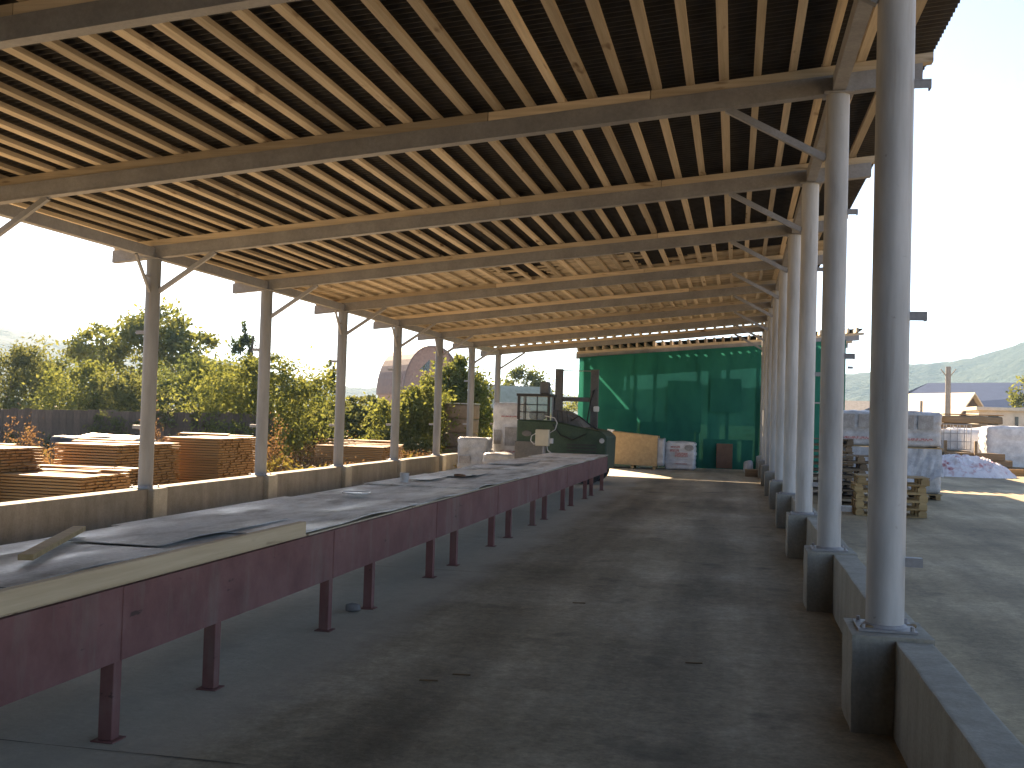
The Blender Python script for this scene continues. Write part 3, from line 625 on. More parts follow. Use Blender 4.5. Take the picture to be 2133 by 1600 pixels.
def net_panel(x0, x1, y, z0, z1f, seed, hole=None):
    nx, nzz = max(3, int((x1-x0)/0.12)), 34; vs = []; fs = []
    for j in range(nzz+1):
        for i in range(nx+1):
            x = x0+(x1-x0)*i/nx; zt = z1f(x); z = z0+(zt-z0)*j/nzz
            vs.append((x, y+0.04*noise.noise(Vector((x*1.3, z*0.7, seed)))+0.015*noise.noise(Vector((x*5, z*2, seed))), z))
    for j in range(nzz):
        for i in range(nx):
            a = j*(nx+1)+i; x, _, z = vs[a]
            if hole and hole[0] < x < hole[1] and hole[2] < z < hole[3]: continue
            fs.append((a, a+1, a+nx+2, a+nx+1))
    c = np.array([(x0+x1)/2, y, (z0+z1f((x0+x1)/2))/2]); me = bpy.data.meshes.new('net_panel'); me.from_pydata([tuple(np.array(v)-c) for v in vs], [], fs)
    me.polygons.foreach_set('use_smooth', [True]*len(fs)); return place('net_panel', me, M['net'], c, ns)
cuts = [-5.28, -3.4, -2.75, -1.3, -0.35, 0.62, 1.75, 3.32]
for k in range(len(cuts)-1):
    net_panel(cuts[k]-0.05, cuts[k+1]+0.06, 35.90-0.03*(k % 2), 0.02, lambda x: zn(x)+0.04, k*3.3, (-0.13, 0.02, 0.12, 0.86) if k == 4 else None)
for k, (a, b_, z0, z1) in enumerate([(-3.2, -1.4, 0.05, 1.5), (-2.3, -1.2, 1.2, 2.9), (-1.1, 0.5, 0.1, 1.0), (-0.9, 0.1, 1.9, 3.0), (-4.6, -3.3, 0.1, 1.9), (0.75, 1.3, 0.05, 2.8)]):
    net_panel(a, b_, 35.80-0.02*k, z0, lambda x, z1=z1: z1, 40+k*2.7)
for k, (ya, yb_) in enumerate([(36.45, 39.6), (39.5, 43.2), (43.1, 50.4)]):  # unseen side net, added to filter sun falling behind the front net
    vs = []; fs = []; ny = 24; nzz = 10
    for j in range(nzz+1):
        for i in range(ny+1):
            y = ya+(yb_-ya)*i/ny; z = 0.03+(3.62-0.03)*j/nzz; vs.append((-5.30+0.03*noise.noise(Vector((y*1.3, z, k)))-0.01*k, y, z))
    for j in range(nzz):
        for i in range(ny): a = j*(ny+1)+i; fs.append((a, a+1, a+ny+2, a+ny+1))
    c = np.array([-5.3, (ya+yb_)/2, 1.8]); me = bpy.data.meshes.new('net_panel'); me.from_pydata([tuple(np.array(v)-c) for v in vs], [], fs); me.polygons.foreach_set('use_smooth', [True]*len(fs)); place('net_panel', me, M['net'], c, ns)
MB().bar((3.28, 35.78, 3.30), (1.6, 35.78, 3.22), 0.03, 0.03).build('net_batten', M['steel'], ns)
MB().bar((3.28, 35.78, 2.30), (1.6, 35.78, 2.26), 0.03, 0.05).build('net_batten', M['steel'], ns)

# ------------------------------------------------------------------ green machine with mast
mc = thing('forklift', (-4.2, 26.2, 0), 'old green forklift with gridded cab window and tall twin mast beyond the table end', 'forklift')
by0, by1 = 25.0, 26.9
bd = MB().extr([(-5.18, 0.35), (-3.02, 0.35), (-3.0, 1.14), (-3.15, 1.27), (-4.30, 1.48), (-5.18, 1.50)], by0, by1).build('body', M['green_paint'], mc, bevel=0.03)
MB().extr([(-5.21, 0.34), (-4.45, 0.34), (-4.45, 0.98), (-5.21, 0.98)], by0-0.03, by0-0.002).build('lower_panel', M['grey_paint'], mc, bevel=0.01)
MB().extr([(-4.42, 1.36), (-3.55, 1.30), (-3.75, 1.55), (-4.1, 1.74), (-4.38, 1.76)], by0+0.25, by0+1.5).build('bonnet', M['grey_paint'], mc, bevel=0.04)
cab = MB()
for (x, y) in ((-5.15, by0+0.03), (-4.42, by0+0.03), (-5.15, by0+0.75), (-4.42, by0+0.75)): cab.box(x-0.03, x+0.03, y-0.03, y+0.03, 1.50, 2.06)
cab.box(-5.20, -4.36, by0-0.03, by0+0.80, 2.061, 2.12); cabo = cab.build('cab_frame', M['black'], mc)
g = MB()
for x in (-4.98, -4.70): g.box(x-0.012, x+0.012, by0+0.02, by0+0.04, 1.5, 2.06)
for z in (1.68, 1.86): g.box(-5.12, -4.45, by0+0.005, by0+0.019, z-0.012, z+0.012)
g.build('window_grille', M['black'], cabo)
for i, (a, b_) in enumerate([(-5.12, -4.99), (-4.965, -4.715), (-4.685, -4.45)]):
    for z0, z1 in ((1.505, 1.665), (1.695, 1.845), (1.875, 2.055)): MB().box(a, b_, by0+0.026, by0+0.034, z0, z1).build('pane', M['glass'], cabo)
rough_box('seat', -5.0, -4.6, by0+0.5, by0+0.9, 1.50, 1.72, M['grey_paint'], mc, 4, 0.01, 3, 0.08, 2)
MB().box(-4.66, -4.44, by0+0.1, by0+0.32, 2.121, 2.42).build('exhaust_box', M['grey_paint'], mc, bevel=0.02)
MB().tube((-4.37, by0+0.25, 1.5), (-4.37, by0+0.25, 2.05), 0.022).build('exhaust_pipe', M['steel'], mc)
mast = MB()
for x in (-4.52, -3.60): mast.box(x-0.10, x+0.10, 27.0, 27.12, 0.2, 2.82); mast.box(x-0.10, x-0.03, 27.121, 27.2, 0.2, 2.70)
mo = mast.build('mast', M['grey_paint'], mc, bevel=0.01)
MB().box(-4.42, -3.70, 27.01, 27.1, 1.99, 2.10).build('mast_crossbar', M['grey_paint'], mo, bevel=0.01)
MB().tube((-4.42, 27.05, 2.78), (-3.70, 27.05, 2.78), 0.012).build('mast_chain_rod', M['steel'], mo)
MB().box(-3.60, -3.46, 26.9, 26.995, 1.74, 1.88).build('mast_lamp', M['white'], mo, bevel=0.02)
for (x, y) in ((-4.85, 25.15), (-3.45, 25.15), (-4.85, 26.7), (-3.45, 26.7)):
    w = MB().tube((x, y-0.12, 0.32), (x, y+0.12, 0.32), 0.32, n=24).build('wheel', M['tyre'], mc, bevel=0.02)
    MB().tube((x, y-0.126, 0.32), (x, y+0.126, 0.32), 0.15, n=16).build('hub', M['grey_paint'], w)
em = MB().lathe((0, 0, 0), [(0.005, 0), (0.115, 0.004), (0.10, 0.012), (0.01, 0.014)], 24)
em.v = [(-4.93+x*1.05, by0-0.003-z, 1.17+y*0.62) for x, y, z in em.v]; em.build('emblem', M['grey_paint'], mc)
for pts in ([(-4.3, 24.98, 1.40), (-4.1, 24.94, 1.15), (-3.8, 24.94, 1.05), (-3.5, 24.97, 1.2)], [(-3.9, 25.2, 1.50), (-3.7, 25.1, 1.62), (-3.5, 25.3, 1.45), (-3.3, 25.6, 1.30)], [(-3.62, 26.95, 1.0), (-3.75, 26.9, 1.5), (-3.68, 26.95, 2.0), (-3.6, 26.98, 2.3)]):
    MB().path(pts, 0.016).build('hose', M['tyre'], mc)
for x in (-4.2, -4.08, -3.96): MB().tube((x, 25.12, 1.45), (x-0.03, 25.08, 1.75), 0.012, n=8).build('lever', M['black'], mc)
for i in range(5): MB().box(-3.95, -3.25, by0-0.012, by0-0.002, 0.62+0.075*i, 0.655+0.075*i).build('vent_slat', M['black'], mc)
MB().tube((-3.12, by0-0.02, 1.05), (-3.12, by0+0.02, 1.05), 0.06).build('headlamp', M['film_grey'], mc)
# control box on a post at the end of the table
cb = thing('control_box', (-4.28, 23.7, 0), 'beige electrical control box on a thin post with looped cable at the table end', 'control box')
MB().box(-4.46, -4.15, 23.62, 23.78, 0.92, 1.29).build('enclosure', M['beige'], cb, bevel=0.012)
MB().tube((-4.28, 23.72, 0), (-4.28, 23.72, 0.915), 0.025).build('post', M['steel'], cb)
cp_ = [(-4.14, 23.7, 1.22), (-4.02, 23.7, 1.30), (-3.98, 23.7, 1.45), (-4.05, 23.75, 1.56), (-4.3, 23.9, 1.60)]
MB().path(cp_, 0.012).build('cable', M['film_grey'], cb)
MB().path([(-4.46, 23.7, 1.2), (-4.56, 23.7, 1.14), (-4.58, 23.7, 1.03), (-4.50, 23.7, 0.95), (-4.46, 23.7, 0.98)], 0.012).build('cable', M['film_grey'], cb)
MB().path([(-4.2, 23.7, 0.92), (-4.17, 23.66, 0.82), (-4.08, 23.62, 0.765)], 0.012).build('cable', M['film_grey'], cb)
MB().box(-4.145, -4.06, 23.64, 23.74, 0.98, 1.10).build('switch', M['film_grey'], cb, bevel=0.01)

# ------------------------------------------------------------------ goods at the far end
def prints(parent, items):
    for (x0, x1, z0, z1, y, mt) in items: MB().box(x0, x1, y-0.004, y, z0, z1).build('print', M[mt], parent)
def bag_pallet(label, x0, x1, y0, y1, z0, z1, mat, seed, pr=(), pallet=True, group=None, name='sack_pallet'):
    t = thing(name, ((x0+x1)/2, (y0+y1)/2, z0), label, 'sack pallet', group)
    zb_ = z0
    if pallet:
        p_ = MB()
        for u in (0.08, 0.5, 0.92): x = x0+(x1-x0)*u; p_.box(x-0.05, x+0.05, y0, y1, z0+0.001, z0+0.10)
        for u in np.linspace(0.06, 0.94, 6): yv = y0+(y1-y0)*u; p_.box(x0, x1, yv-0.045, yv+0.045, z0+0.101, z0+0.122)
        p_.build('pallet_base', M['wood_pal'], t); zb_ = z0+0.124
    b = rough_box('wrapped_sacks', x0+0.02, x1-0.02, y0+0.02, y1-0.02, zb_, z1, mat, t, 17, 0.035, 3.6, 0.07, seed, layers=max(3, int((z1-zb_)/0.15)))
    prints(b, [(x0+(x1-x0)*a, x0+(x1-x0)*c, z0+(z1-z0)*d, z0+(z1-z0)*e, y0-0.002, mt) for a, c, d, e, mt in pr])
    return t
bag_pallet('tall white film-wrapped sack pallet with red bands left of the forklift', -6.50, -5.60, 28.0, 28.9, 0, 1.92, M['film'], 3,
           [(0.08, 0.30, 0.42, 0.62, 'bag_print'), (0.42, 0.86, 0.40, 0.66, 'bag_print'), (0.3, 0.92, 0.30, 0.33, 'red_print'), (0.35, 0.92, 0.20, 0.27, 'red_print'), (0.3, 0.9, 0.80, 0.82, 'red_print')])
bag_pallet('squat pallet of sacks under white film beside the left wall', -7.25, -6.40, 27.2, 28.0, 0, 0.97, M['film_grey'], 5, [(0.1, 0.45, 0.3, 0.5, 'bag_print')])
bag_pallet('low heap of white plastic wrapped sacks in front of the tall pallet', -6.35, -5.35, 26.3, 27.2, 0, 0.62, M['film_grey'], 8, (), False)
rb = thing('carton_stack', (-8.9, 33.6, 0), 'brown carton stack standing outside beyond the end of the left wall', 'carton stack')
for k in range(4): rough_box('carton', -9.35+0.02*k, -8.35+0.015*k, 33.2, 34.0, 0.02+0.47*k, 0.48+0.47*k, M['bag_brown'], rb, 4, 0.008, 3, 0.02, k)
MB().box(-9.4, -8.3, 33.15, 34.05, 1.91, 1.93).build('cover_sheet', M['film'], rb)

cr = thing('plywood_crate', (-3.25, 34.2, 0), 'large plywood crate partly wrapped in film in front of the green net', 'crate')
MB().hexa([(-4.05, 34.0, 0.13), (-2.46, 33.9, 0.10), (-2.46, 34.9, 0.10), (-4.05, 34.9, 0.13), (-4.05, 34.0, 1.19), (-2.46, 33.9, 1.06), (-2.46, 34.9, 1.06), (-4.05, 34.9, 1.19)]).build('box', M['ply'], cr, bevel=0.01)
for u in (0.05, 0.5, 0.95): x = -4.03+1.55*u; MB().box(x-0.05, x+0.05, 33.95, 34.85, 0.001, 0.098).build('skid', M['wood_pal'], cr)
rough_box('film_wrap', -2.50, -2.25, 33.95, 34.85, 0.1, 1.0, M['film_grey'], cr, 5, 0.04, 4, 0.05, 9)
MB().hexa([(-4.07, 33.95, 1.14), (-3.92, 33.95, 1.13), (-3.92, 34.2, 1.13), (-4.07, 34.2, 1.14), (-4.07, 33.95, 1.24), (-3.86, 33.95, 1.22), (-3.86, 34.2, 1.22), (-4.07, 34.2, 1.24)]).build('film_corner', M['film'], cr)
sp = bag_pallet('white printed sack bundle with red lettering and dark oval, right of the crate', -2.28, -1.27, 34.4, 35.2, 0, 0.90, M['film'], 12,
    [(0.20, 0.50, 0.78, 0.84, 'red_print'), (0.18, 0.47, 0.64, 0.73, 'red_print'), (0.34, 0.74, 0.47, 0.62, 'red_print'), (0.33, 0.73, 0.20, 0.235, 'red_print')], False)
ov = MB().lathe((0, 0, 0), [(0.005, 0), (0.15, 0.002), (0.145, 0.006), (0.01, 0.006)], 24); ov.v = [(-1.49+x, 34.392-z, 0.715+y*0.62) for x, y, z in ov.v]; ov.build('oval_print', M['bag_print'], sp)
tag(MB().box(-0.66, -0.14, 35.60, 35.63, 0.05, 0.86).build('brown_board', M['brown_panel'], bevel=0.006), 'brown board leaning against the net beside the small hole', 'board')
tag(rough_box('sack', 0.22, 0.50, 33.6, 33.9, 0.0, 0.42, M['film_grey'], None, 5, 0.05, 5, 0.1, 14), 'small grey-white sack slumped by the last visible right column', 'sack')
MB_ = MB().box(0.25, 0.62, 31.9, 32.6, 0.0, 0.20); tag(MB_.build('timber_block', M['lumber_dk'], bevel=0.01), 'short dark timber block on the floor by the far right columns', 'timber block')

# ------------------------------------------------------------------ yard on the right: pallets
def pallet_mesh():
    p = MB(); L, W = 1.2, 0.8
    for y in (-0.35, 0, 0.35): p.box(-L/2, L/2, y-0.05, y+0.05, 0.0, 0.02)
    for x in (-0.53, 0, 0.53):
        for y in (-0.35, 0, 0.35): p.box(x-0.07, x+0.07, y-0.049, y+0.049, 0.0205, 0.10)
        p.box(x-0.05, x+0.05, -W/2, W/2, 0.1005, 0.12)
    for y in (-0.35, -0.175, 0, 0.175, 0.35): p.box(-L/2, L/2, y-0.05, y+0.05, 0.1205, 0.14)
    return p
def pallets(x, y, n, mat, where, seed, dz=0.142):
    rr = random.Random(seed); me = None
    ords = ['bottom', 'second', 'third', 'fourth', 'fifth', 'sixth', 'seventh', 'eighth', 'ninth', 'tenth', 'eleventh']
    for k in range(n):
        nm = 'bottom' if k == 0 else 'topmost' if k == n-1 else ords[k] + ' from the bottom'
        if me is None:
            o = pallet_mesh().build('pallet', mat, centre=(0, 0, 0)); me = o
        else:
            o = me.copy(); COL.objects.link(o)
        o.location = (x+rr.uniform(-.03, .03), y+rr.uniform(-.03, .03), 0.0+dz*k); o.rotation_euler = (0, 0, rr.uniform(-.05, .05))
        tag(o, 'wooden pallet, %s of %s' % (nm, where), 'pallet', 'pallets stacked in the yard')
pallets(2.70, 20.2, 5, M['wood_pal'], 'the yellowish stack right of the nearest column', 1)
pallets(2.45, 22.6, 7, M['wood_pal_dk'], 'the dark stack between the two nearest columns', 2)
pallets(1.95, 25.2, 9, M['wood_pal_dk'], 'the tall stack beyond the second column', 5)
def drape(label, x0, x1, y, zt, zl, seed):
    nx, nz_ = 26, 16; vs = []; fs = []
    for j in range(nz_+1):
        for i in range(nx+1):
            u, v = i/nx, j/nz_; x = x0+(x1-x0)*u; low = zl + 0.25*noise.noise(Vector((u*3, seed, 0))) + 0.22*u
            z = zt-(zt-low)*v - 0.10*math.sin(math.pi*u)*v
            vs.append((x+0.03*noise.noise(Vector((u*6, v*3, seed))), y-0.02-0.30*v**1.5-0.09*abs(noise.noise(Vector((u*7+v*2, v*2, seed+3)))), z))
    for j in range(nz_):
        for i in range(nx): a = j*(nx+1)+i; fs.append((a, a+1, a+nx+2, a+nx+1))
    A = np.array(vs); c = A.mean(0); me = bpy.data.meshes.new('film_drape'); me.from_pydata([tuple(q) for q in A-c], [], fs); me.polygons.foreach_set('use_smooth', [True]*len(fs))
    tag(place('film_drape', me, M['film_grey'], c), label, 'film')
# wrapped sack pallets
for i, (x0, y0, nm) in enumerate([(2.15, 25.2, 'nearer the columns'), (3.38, 24.9, 'further right')]):
    bag_pallet('upper film-wrapped sack pallet on the stack behind the nearest column, %s' % nm, x0, x0+1.06, y0, y0+0.9, 1.02, 1.93, M['film_grey'], 20+i,
               [(0.12, 0.42, 0.58, 0.92, 'bag_print'), (0.50, 0.80, 0.58, 0.92, 'bag_print'), (0.2, 0.8, 0.30, 0.36, 'red_print')])
    bag_pallet('lower film-wrapped sack pallet under the stack behind the nearest column, %s' % nm, x0, x0+1.06, y0, y0+0.9, 0, 0.98, M['film_grey'], 30+i, [(0.1, 0.5, 0.5, 0.8, 'bag_print')])
    drape('loose wrinkled plastic film hanging down in front of the sack pallets, %s' % nm, x0-0.08, x0+1.02, y0-0.03, 1.12, 0.30, 50+i)
# mound of empty sacks
def mound():
    nx, ny = 70, 44; vs = []; fs = []
    x0, x1, y0, y1 = 5.75, 9.15, 37.2, 40.2
    for j in range(ny+1):
        for i in range(nx+1):
            u, v = i/nx*2-1, j/ny*2-1; x = x0+(x1-x0)*i/nx; yy = y0+(y1-y0)*j/ny
            r = math.sqrt(u*u*0.95+v*v); e = max(0, 1-r**2.2)
            n = 1-abs(noise.noise(Vector((x*2.2, yy*2.2, 3.0)))*1.6); n2 = 1-abs(noise.noise(Vector((x*5.0, yy*5.0, 8.0)))*1.7)
            vs.append((x+0.05*noise.noise(Vector((x*4, yy*4, 1))), yy, -0.003 if e <= 0 else 0.68*e**0.8*(0.62+0.3*n+0.16*n2)+0.01))
    for j in range(ny):
        for i in range(nx):
            a = j*(nx+1)+i
            if max(vs[q][2] for q in (a, a+1, a+nx+1, a+nx+2)) > 0: fs.append((a, a+1, a+nx+2, a+nx+1))
    me = bpy.data.meshes.new('sack_heap'); c = np.array([(x0+x1)/2, (y0+y1)/2, 0]); me.from_pydata([tuple(np.array(v)-c) for v in vs], [], fs)
    tag(place('sack_heap', me, M['sacks'], c), 'heap of crumpled empty white and pinkish plastic sacks on the yard', 'sack heap')
mound()
# timber pile, cage, wrapped goods at the right
tp = thing('timber_pile', (8.2, 41.6, 0), 'low pile of brown squared timbers behind the heap of sacks', 'timber pile')
for k in range(3):
    for j in range(4):
        zz = 0.24*k; MB().box(7.0+0.1*k+rg.uniform(-.1, .1), 10.2-0.45*k+rg.uniform(-.2, .2), 41.0+0.3*j, 41.27+0.3*j, zz+0.002, zz+0.235).build('squared_timber', M['lumber_dk'], tp, bevel=0.01)
MB().box(7.32, 7.42, 40.88, 40.98, 0, 1.15).build('stake', M['lumber_dk'], tp); MB().box(8.35, 8.45, 40.88, 40.98, 0, 1.15).build('stake', M['lumber_dk'], tp)
MB().box(8.7, 12.5, 39.9, 40.15, 0.002, 0.22).build('squared_timber', M['lumber'], tp, bevel=0.01)
cg = thing('wire_cage', (7.9, 42.8, 0), 'pale wire cage crate standing behind the timber pile', 'cage')
for y in (42.5, 43.3):
    c_ = MB()
    for x in np.linspace(7.35, 8.55, 6): c_.box(x-0.012, x+0.012, y-0.012, y+0.012, 0.8, 1.74)
    for z in (0.8, 1.1, 1.4, 1.62, 1.74): c_.box(7.35, 8.55, y-0.026, y-0.013, z-0.012, z+0.012)
    tag(c_.build('wire_panel', M['steel'], cg), kind='stuff')
rough_box('wrapped_load', 7.45, 8.3, 42.6, 43.2, 0.75, 1.55, M['film'], cg, 5, 0.03, 3, 0.06, 40)
MB().box(7.35, 8.55, 42.5, 43.3, 0.0, 0.745).build('base_block', M['lumber_dk'], cg, bevel=0.02)
bag_pallet('large sunlit white wrapped load at the right edge of the yard', 9.0, 12.6, 42.2, 43.6, 0, 1.72, M['film'], 41, (), False, name='wrapped_load')
rough = thing('wrapped_load', (8.95, 44.9, 0), 'white plastic-covered load sloping down beside the large sunlit one', 'wrapped load')
rough_box('cover', 8.0, 9.9, 44.2, 45.6, 0.0, 1.60, M['film'], rough, 7, 0.10, 1.6, 0.35, 43)
lp = thing('board_stack', (10.0, 50.5, 0), 'long dark stack of boards with sunlit top in front of the blue roof', 'board stack')
for k in range(6): rough_box('board_layer', 8.6+rg.uniform(-.1, .1), 11.5+rg.uniform(-.2, .2), 50.0, 51.2, 0.02+0.36*k, 0.36+0.36*k, M['lumber_dk'], lp, 5, 0.05, 1.5, 0.05, 60+k)
MB().box(8.9, 11.4, 50.1, 51.1, 2.19, 2.23).build('top_board', M['lumber'], lp)
# kiosk
kk = thing('kiosk', (12.6, 53.5, 0), 'flat-roofed cream hut with dark windows at the right edge', 'hut')
MB().box(10.9, 16.4, 52.6, 55.4, 0, 2.45).build('wall', M['plaster'], kk)
MB().box(10.75, 16.6, 52.4, 55.6, 2.451, 2.62).build('roof', M['plaster'], kk, bevel=0.02)
for a, b_, z0, z1 in [(11.3, 11.75, 1.45, 2.25), (12.45, 12.6, 0.3, 2.2), (13.0, 13.9, 1.3, 2.25), (14.4, 15.3, 1.3, 2.25)]:
    w = MB().box(a, b_, 52.575, 52.599, z0, z1).build('window', M['win'], kk)
    MB().box(a-0.05, b_+0.05, 52.54, 52.597, z0-0.06, z0-0.005).build('sill', M['plaster'], w)
# small gabled house
def gable_house(name, label, cx, cy, w, l, wh, rh, rot, wallm, roofm, wins=()):
    t = thing(name, (cx, cy, 0), label, 'house'); f = rot_about((cx, cy, 0), rot)
    mb = MB().extr([(-w/2, 0), (w/2, 0), (w/2, wh), (0, wh+rh), (-w/2, wh)], -l/2, l/2, f); mb.build('wall', wallm, t)
    for s in (-1, 1):
        o = 0.35; sx = s*(w/2+o); zl = wh - o*rh/(w/2)
        MB().extr([(0, wh+rh+0.01), (sx, zl+0.01), (sx, zl+0.11), (0, wh+rh+0.11)], -l/2-o, l/2+o, f).build('roof_slope', roofm, t)
    for (x, z, ww, hh) in wins:
        wo = MB().extr([(x-ww/2, z), (x+ww/2, z), (x+ww/2, z+hh), (x-ww/2, z+hh)], -l/2-0.03, -l/2-0.005, f).build('window', M['win'], t)
        MB().extr([(x-ww/2-.05, z-.08), (x+ww/2+.05, z-.08), (x+ww/2+.05, z-.01), (x-ww/2-.05, z-.01)], -l/2-0.09, -l/2-0.004, f).build('sill', M['plaster'], wo)
    return t
gh = gable_house('small_house', 'small house with a steep pale sunlit roof beside the pole', 10.9, 62.5, 2.6, 5.0, 1.75, 1.65, R(28), M['dark_wood'], M['tan_roof'])
MB().box(9.55, 9.68, 60.3, 60.43, 2.2, 3.0).build('chimney', M['pole'], gh)
bb = thing('blue_roofed_hall', (19, 78, 0), 'long hall with a blue metal roof below the wooded hill', 'hall')
MB().box(10.5, 34, 77, 87, 0, 2.9).build('wall', M['pole'], bb)
f_ = lambda x, y, z: (x, y, z)
MB().hexa([(9.8, 76.5, 2.75), (35, 76.5, 2.75), (35, 82, 5.3), (13.5, 82, 4.7), (9.8, 76.5, 2.85), (35, 76.5, 2.85), (35, 82, 5.42), (13.5, 82, 4.82)]).build('roof_slope', M['blue_roof'], bb)
MB().hexa([(13.5, 82.0, 4.7), (35, 82.0, 5.3), (35, 88, 2.75), (9.8, 88, 2.75), (13.5, 82.0, 4.82), (35, 82.0, 5.42), (35, 88, 2.85), (9.8, 88, 2.85)]).build('roof_slope', M['blue_roof'], bb)
pp = thing('utility_pole', (10.9, 60, 0), 'grey concrete utility pole with two short arms at its top', 'pole')
MB().tube((10.9, 60, 0), (10.88, 60, 4.85), 0.17, 0.13).build('shaft', M['pole'], pp, smooth=True)
for s in (-1, 1): MB().bar((10.88+s*0.1, 60, 4.35), (10.88+s*0.38, 60, 4.72), 0.05, 0.05).build('arm', M['pole'], pp)
gable_house('far_house', 'low far house with grey roof just left of the nearest column', 9.5, 92, 5, 7, 2.2, 1.3, R(70), M['plaster'], M['pole'])

# ------------------------------------------------------------------ left side: lumber stacks
def lumber_stack(label, x0, x1, y0, y1, h, seed, tops=3, mat='lumber', rot=0.0):
    rr = random.Random(seed); cx, cy = (x0+x1)/2, (y0+y1)/2
    t = thing('lumber_stack', (cx, cy, 0), label, 'lumber stack', 'lumber stacks outside the left wall')
    f = rot_about((cx, cy, 0), rot); hx, hy = (x1-x0)/2, (y1-y0)/2; mb = MB(); z = 0.10
    for x in (-hx*0.8, 0, hx*0.8): mb.hexa([f(*q) for q in [(x-.05, -hy, 0), (x+.05, -hy, 0), (x+.05, hy, 0), (x-.05, hy, 0), (x-.05, -hy, .1), (x+.05, -hy, .1), (x+.05, hy, .1), (x-.05, hy, .1)]])
    while z < h-0.03:
        y = -hy
        while y < hy-0.05:
            w = rr.choice([0.10, 0.12, 0.14]); y1_ = min(y+w, hy); a, b_ = -hx+rr.uniform(-.03, .02), hx+rr.uniform(-.02, .035); dy = rr.uniform(-0.012, 0.006) if y == -hy else 0
            mb.hexa([f(*q) for q in [(a, y+dy, z), (b_, y+dy, z), (b_, y1_-0.006, z), (a, y1_-0.006, z), (a, y+dy, z+0.032), (b_, y+dy, z+0.032), (b_, y1_-0.006, z+0.032), (a, y1_-0.006, z+0.032)]])
            y += w
        z += 0.046
    tag(mb.build('boards', M[mat], t), kind='stuff')
    for k in range(tops):
        w = rr.uniform(0.10, 0.16); y = rr.uniform(-hy+.1, hy-.1); an = rr.uniform(-.12, .12); a, b_ = -hx+rr.uniform(-.15, .2), hx+rr.uniform(-.3, .15)
        g_ = rot_about((cx, cy, 0), rot+an); zz = z+0.002+0.024*k
        MB().hexa([g_(*q) for q in [(a, y, zz), (b_, y, zz), (b_, y+w, zz+.01), (a, y+w, zz+.01), (a, y, zz+.022), (b_, y, zz+.022), (b_, y+w, zz+.032), (a, y+w, zz+.032)]]).build('loose_board', M['lumber'], t)
    return t
lumber_stack('tall square stack of fresh sawn boards behind the first left column', -11.0, -9.85, 15.6, 17.6, 0.93, 1, 2)
lumber_stack('tallest board stack, between the first and second left columns', -10.35, -9.25, 17.9, 19.6, 1.04, 2, 2)
lumber_stack('board stack with ragged loose boards on top behind the third left column', -10.55, -8.75, 25.6, 27.3, 0.70, 3, 5)
lumber_stack('low board stack topped with loose sunlit planks at the far left', -10.75, -9.35, 13.9, 15.2, 0.50, 4, 4)
lumber_stack('board stack cut off by the left edge of the photograph', -12.2, -10.75, 13.4, 15.0, 0.90, 6, 1)

# dark fence behind the stacks
fn = thing('fence', (-18, 27, 0), 'dark board fence overgrown by bushes on the left', 'fence')
p0, p1 = Vector((-24.5, 25.2, 0)), Vector((-12.9, 28.2, 0)); n = 62; dv = (p1-p0)/n
for i in range(n):
    a = p0+dv*i; b_ = p0+dv*(i+0.965); h = 1.30+rg.uniform(-.02, .03)+0.002*i
    MB().bar((a.x, a.y, h/2), (b_.x, b_.y, h/2), 0.02, h).build('fence_board', M['dark_wood'], fn)
for z in (0.35, 1.05): MB().bar((p0.x, p0.y+0.03, z), (p1.x, p1.y+0.03, z), 0.04, 0.07).build('rail', M['dark_wood'], fn)
tag(rough_box('tarpaulin_heap', -14.4, -12.6, 20.2, 21.6, 0, 0.88, M['black'], None, 6, 0.06, 1.5, 0.15, 71), 'dark covered heap standing behind the low board stack', 'covered heap')

# ------------------------------------------------------------------ vegetation
def leaves(blobs, size, seed, flat=0.0):
    r = np.random.default_rng(seed); C = []; 
    for (cx, cy, cz, rx, ry, rz, n, k) in blobs:
        u = r.normal(size=(k, 3)); u /= np.linalg.norm(u, axis=1)[:, None]; rad = r.uniform(0.35, 1.0, (k, 1))**0.6
        cen = u*rad*np.array([rx, ry, rz]) + np.array([cx, cy, cz]); s = 0.21*np.array([rx, ry, rz])*r.uniform(0.6, 1.25, (k, 1))
        idx = r.integers(0, k, n); C.append(cen[idx] + r.normal(size=(n, 3))*s[idx])
    P = np.concatenate(C); P = P[P[:, 2] > 0.03]; n = len(P)
    d = r.normal(size=(n, 3)); d /= np.linalg.norm(d, axis=1)[:, None]
    e = r.normal(size=(n, 3)); e -= (e*d).sum(1)[:, None]*d; e /= np.linalg.norm(e, axis=1)[:, None]
    L = size*r.uniform(0.6, 1.4, (n, 1)); W = L*0.48
    V = np.stack([P-d*L*.5, P+e*W*.5-d*L*.05, P+d*L*.5, P-e*W*.5-d*L*.05], 1).reshape(-1, 3)
    return V, n
def leaf_obj(name, V, n, mat, parent=None):
    c = V.mean(0); me = bpy.data.meshes.new(name); me.vertices.add(4*n); me.vertices.foreach_set('co', (V-c).ravel())
    me.loops.add(4*n); me.loops.foreach_set('vertex_index', np.arange(4*n, dtype=np.int32))
    me.polygons.add(n); me.polygons.foreach_set('loop_start', np.arange(0, 4*n, 4, dtype=np.int32)); me.polygons.foreach_set('loop_total', np.full(n, 4, dtype=np.int32))
    me.update(calc_edges=True); return place(name, me, mat, c, parent)
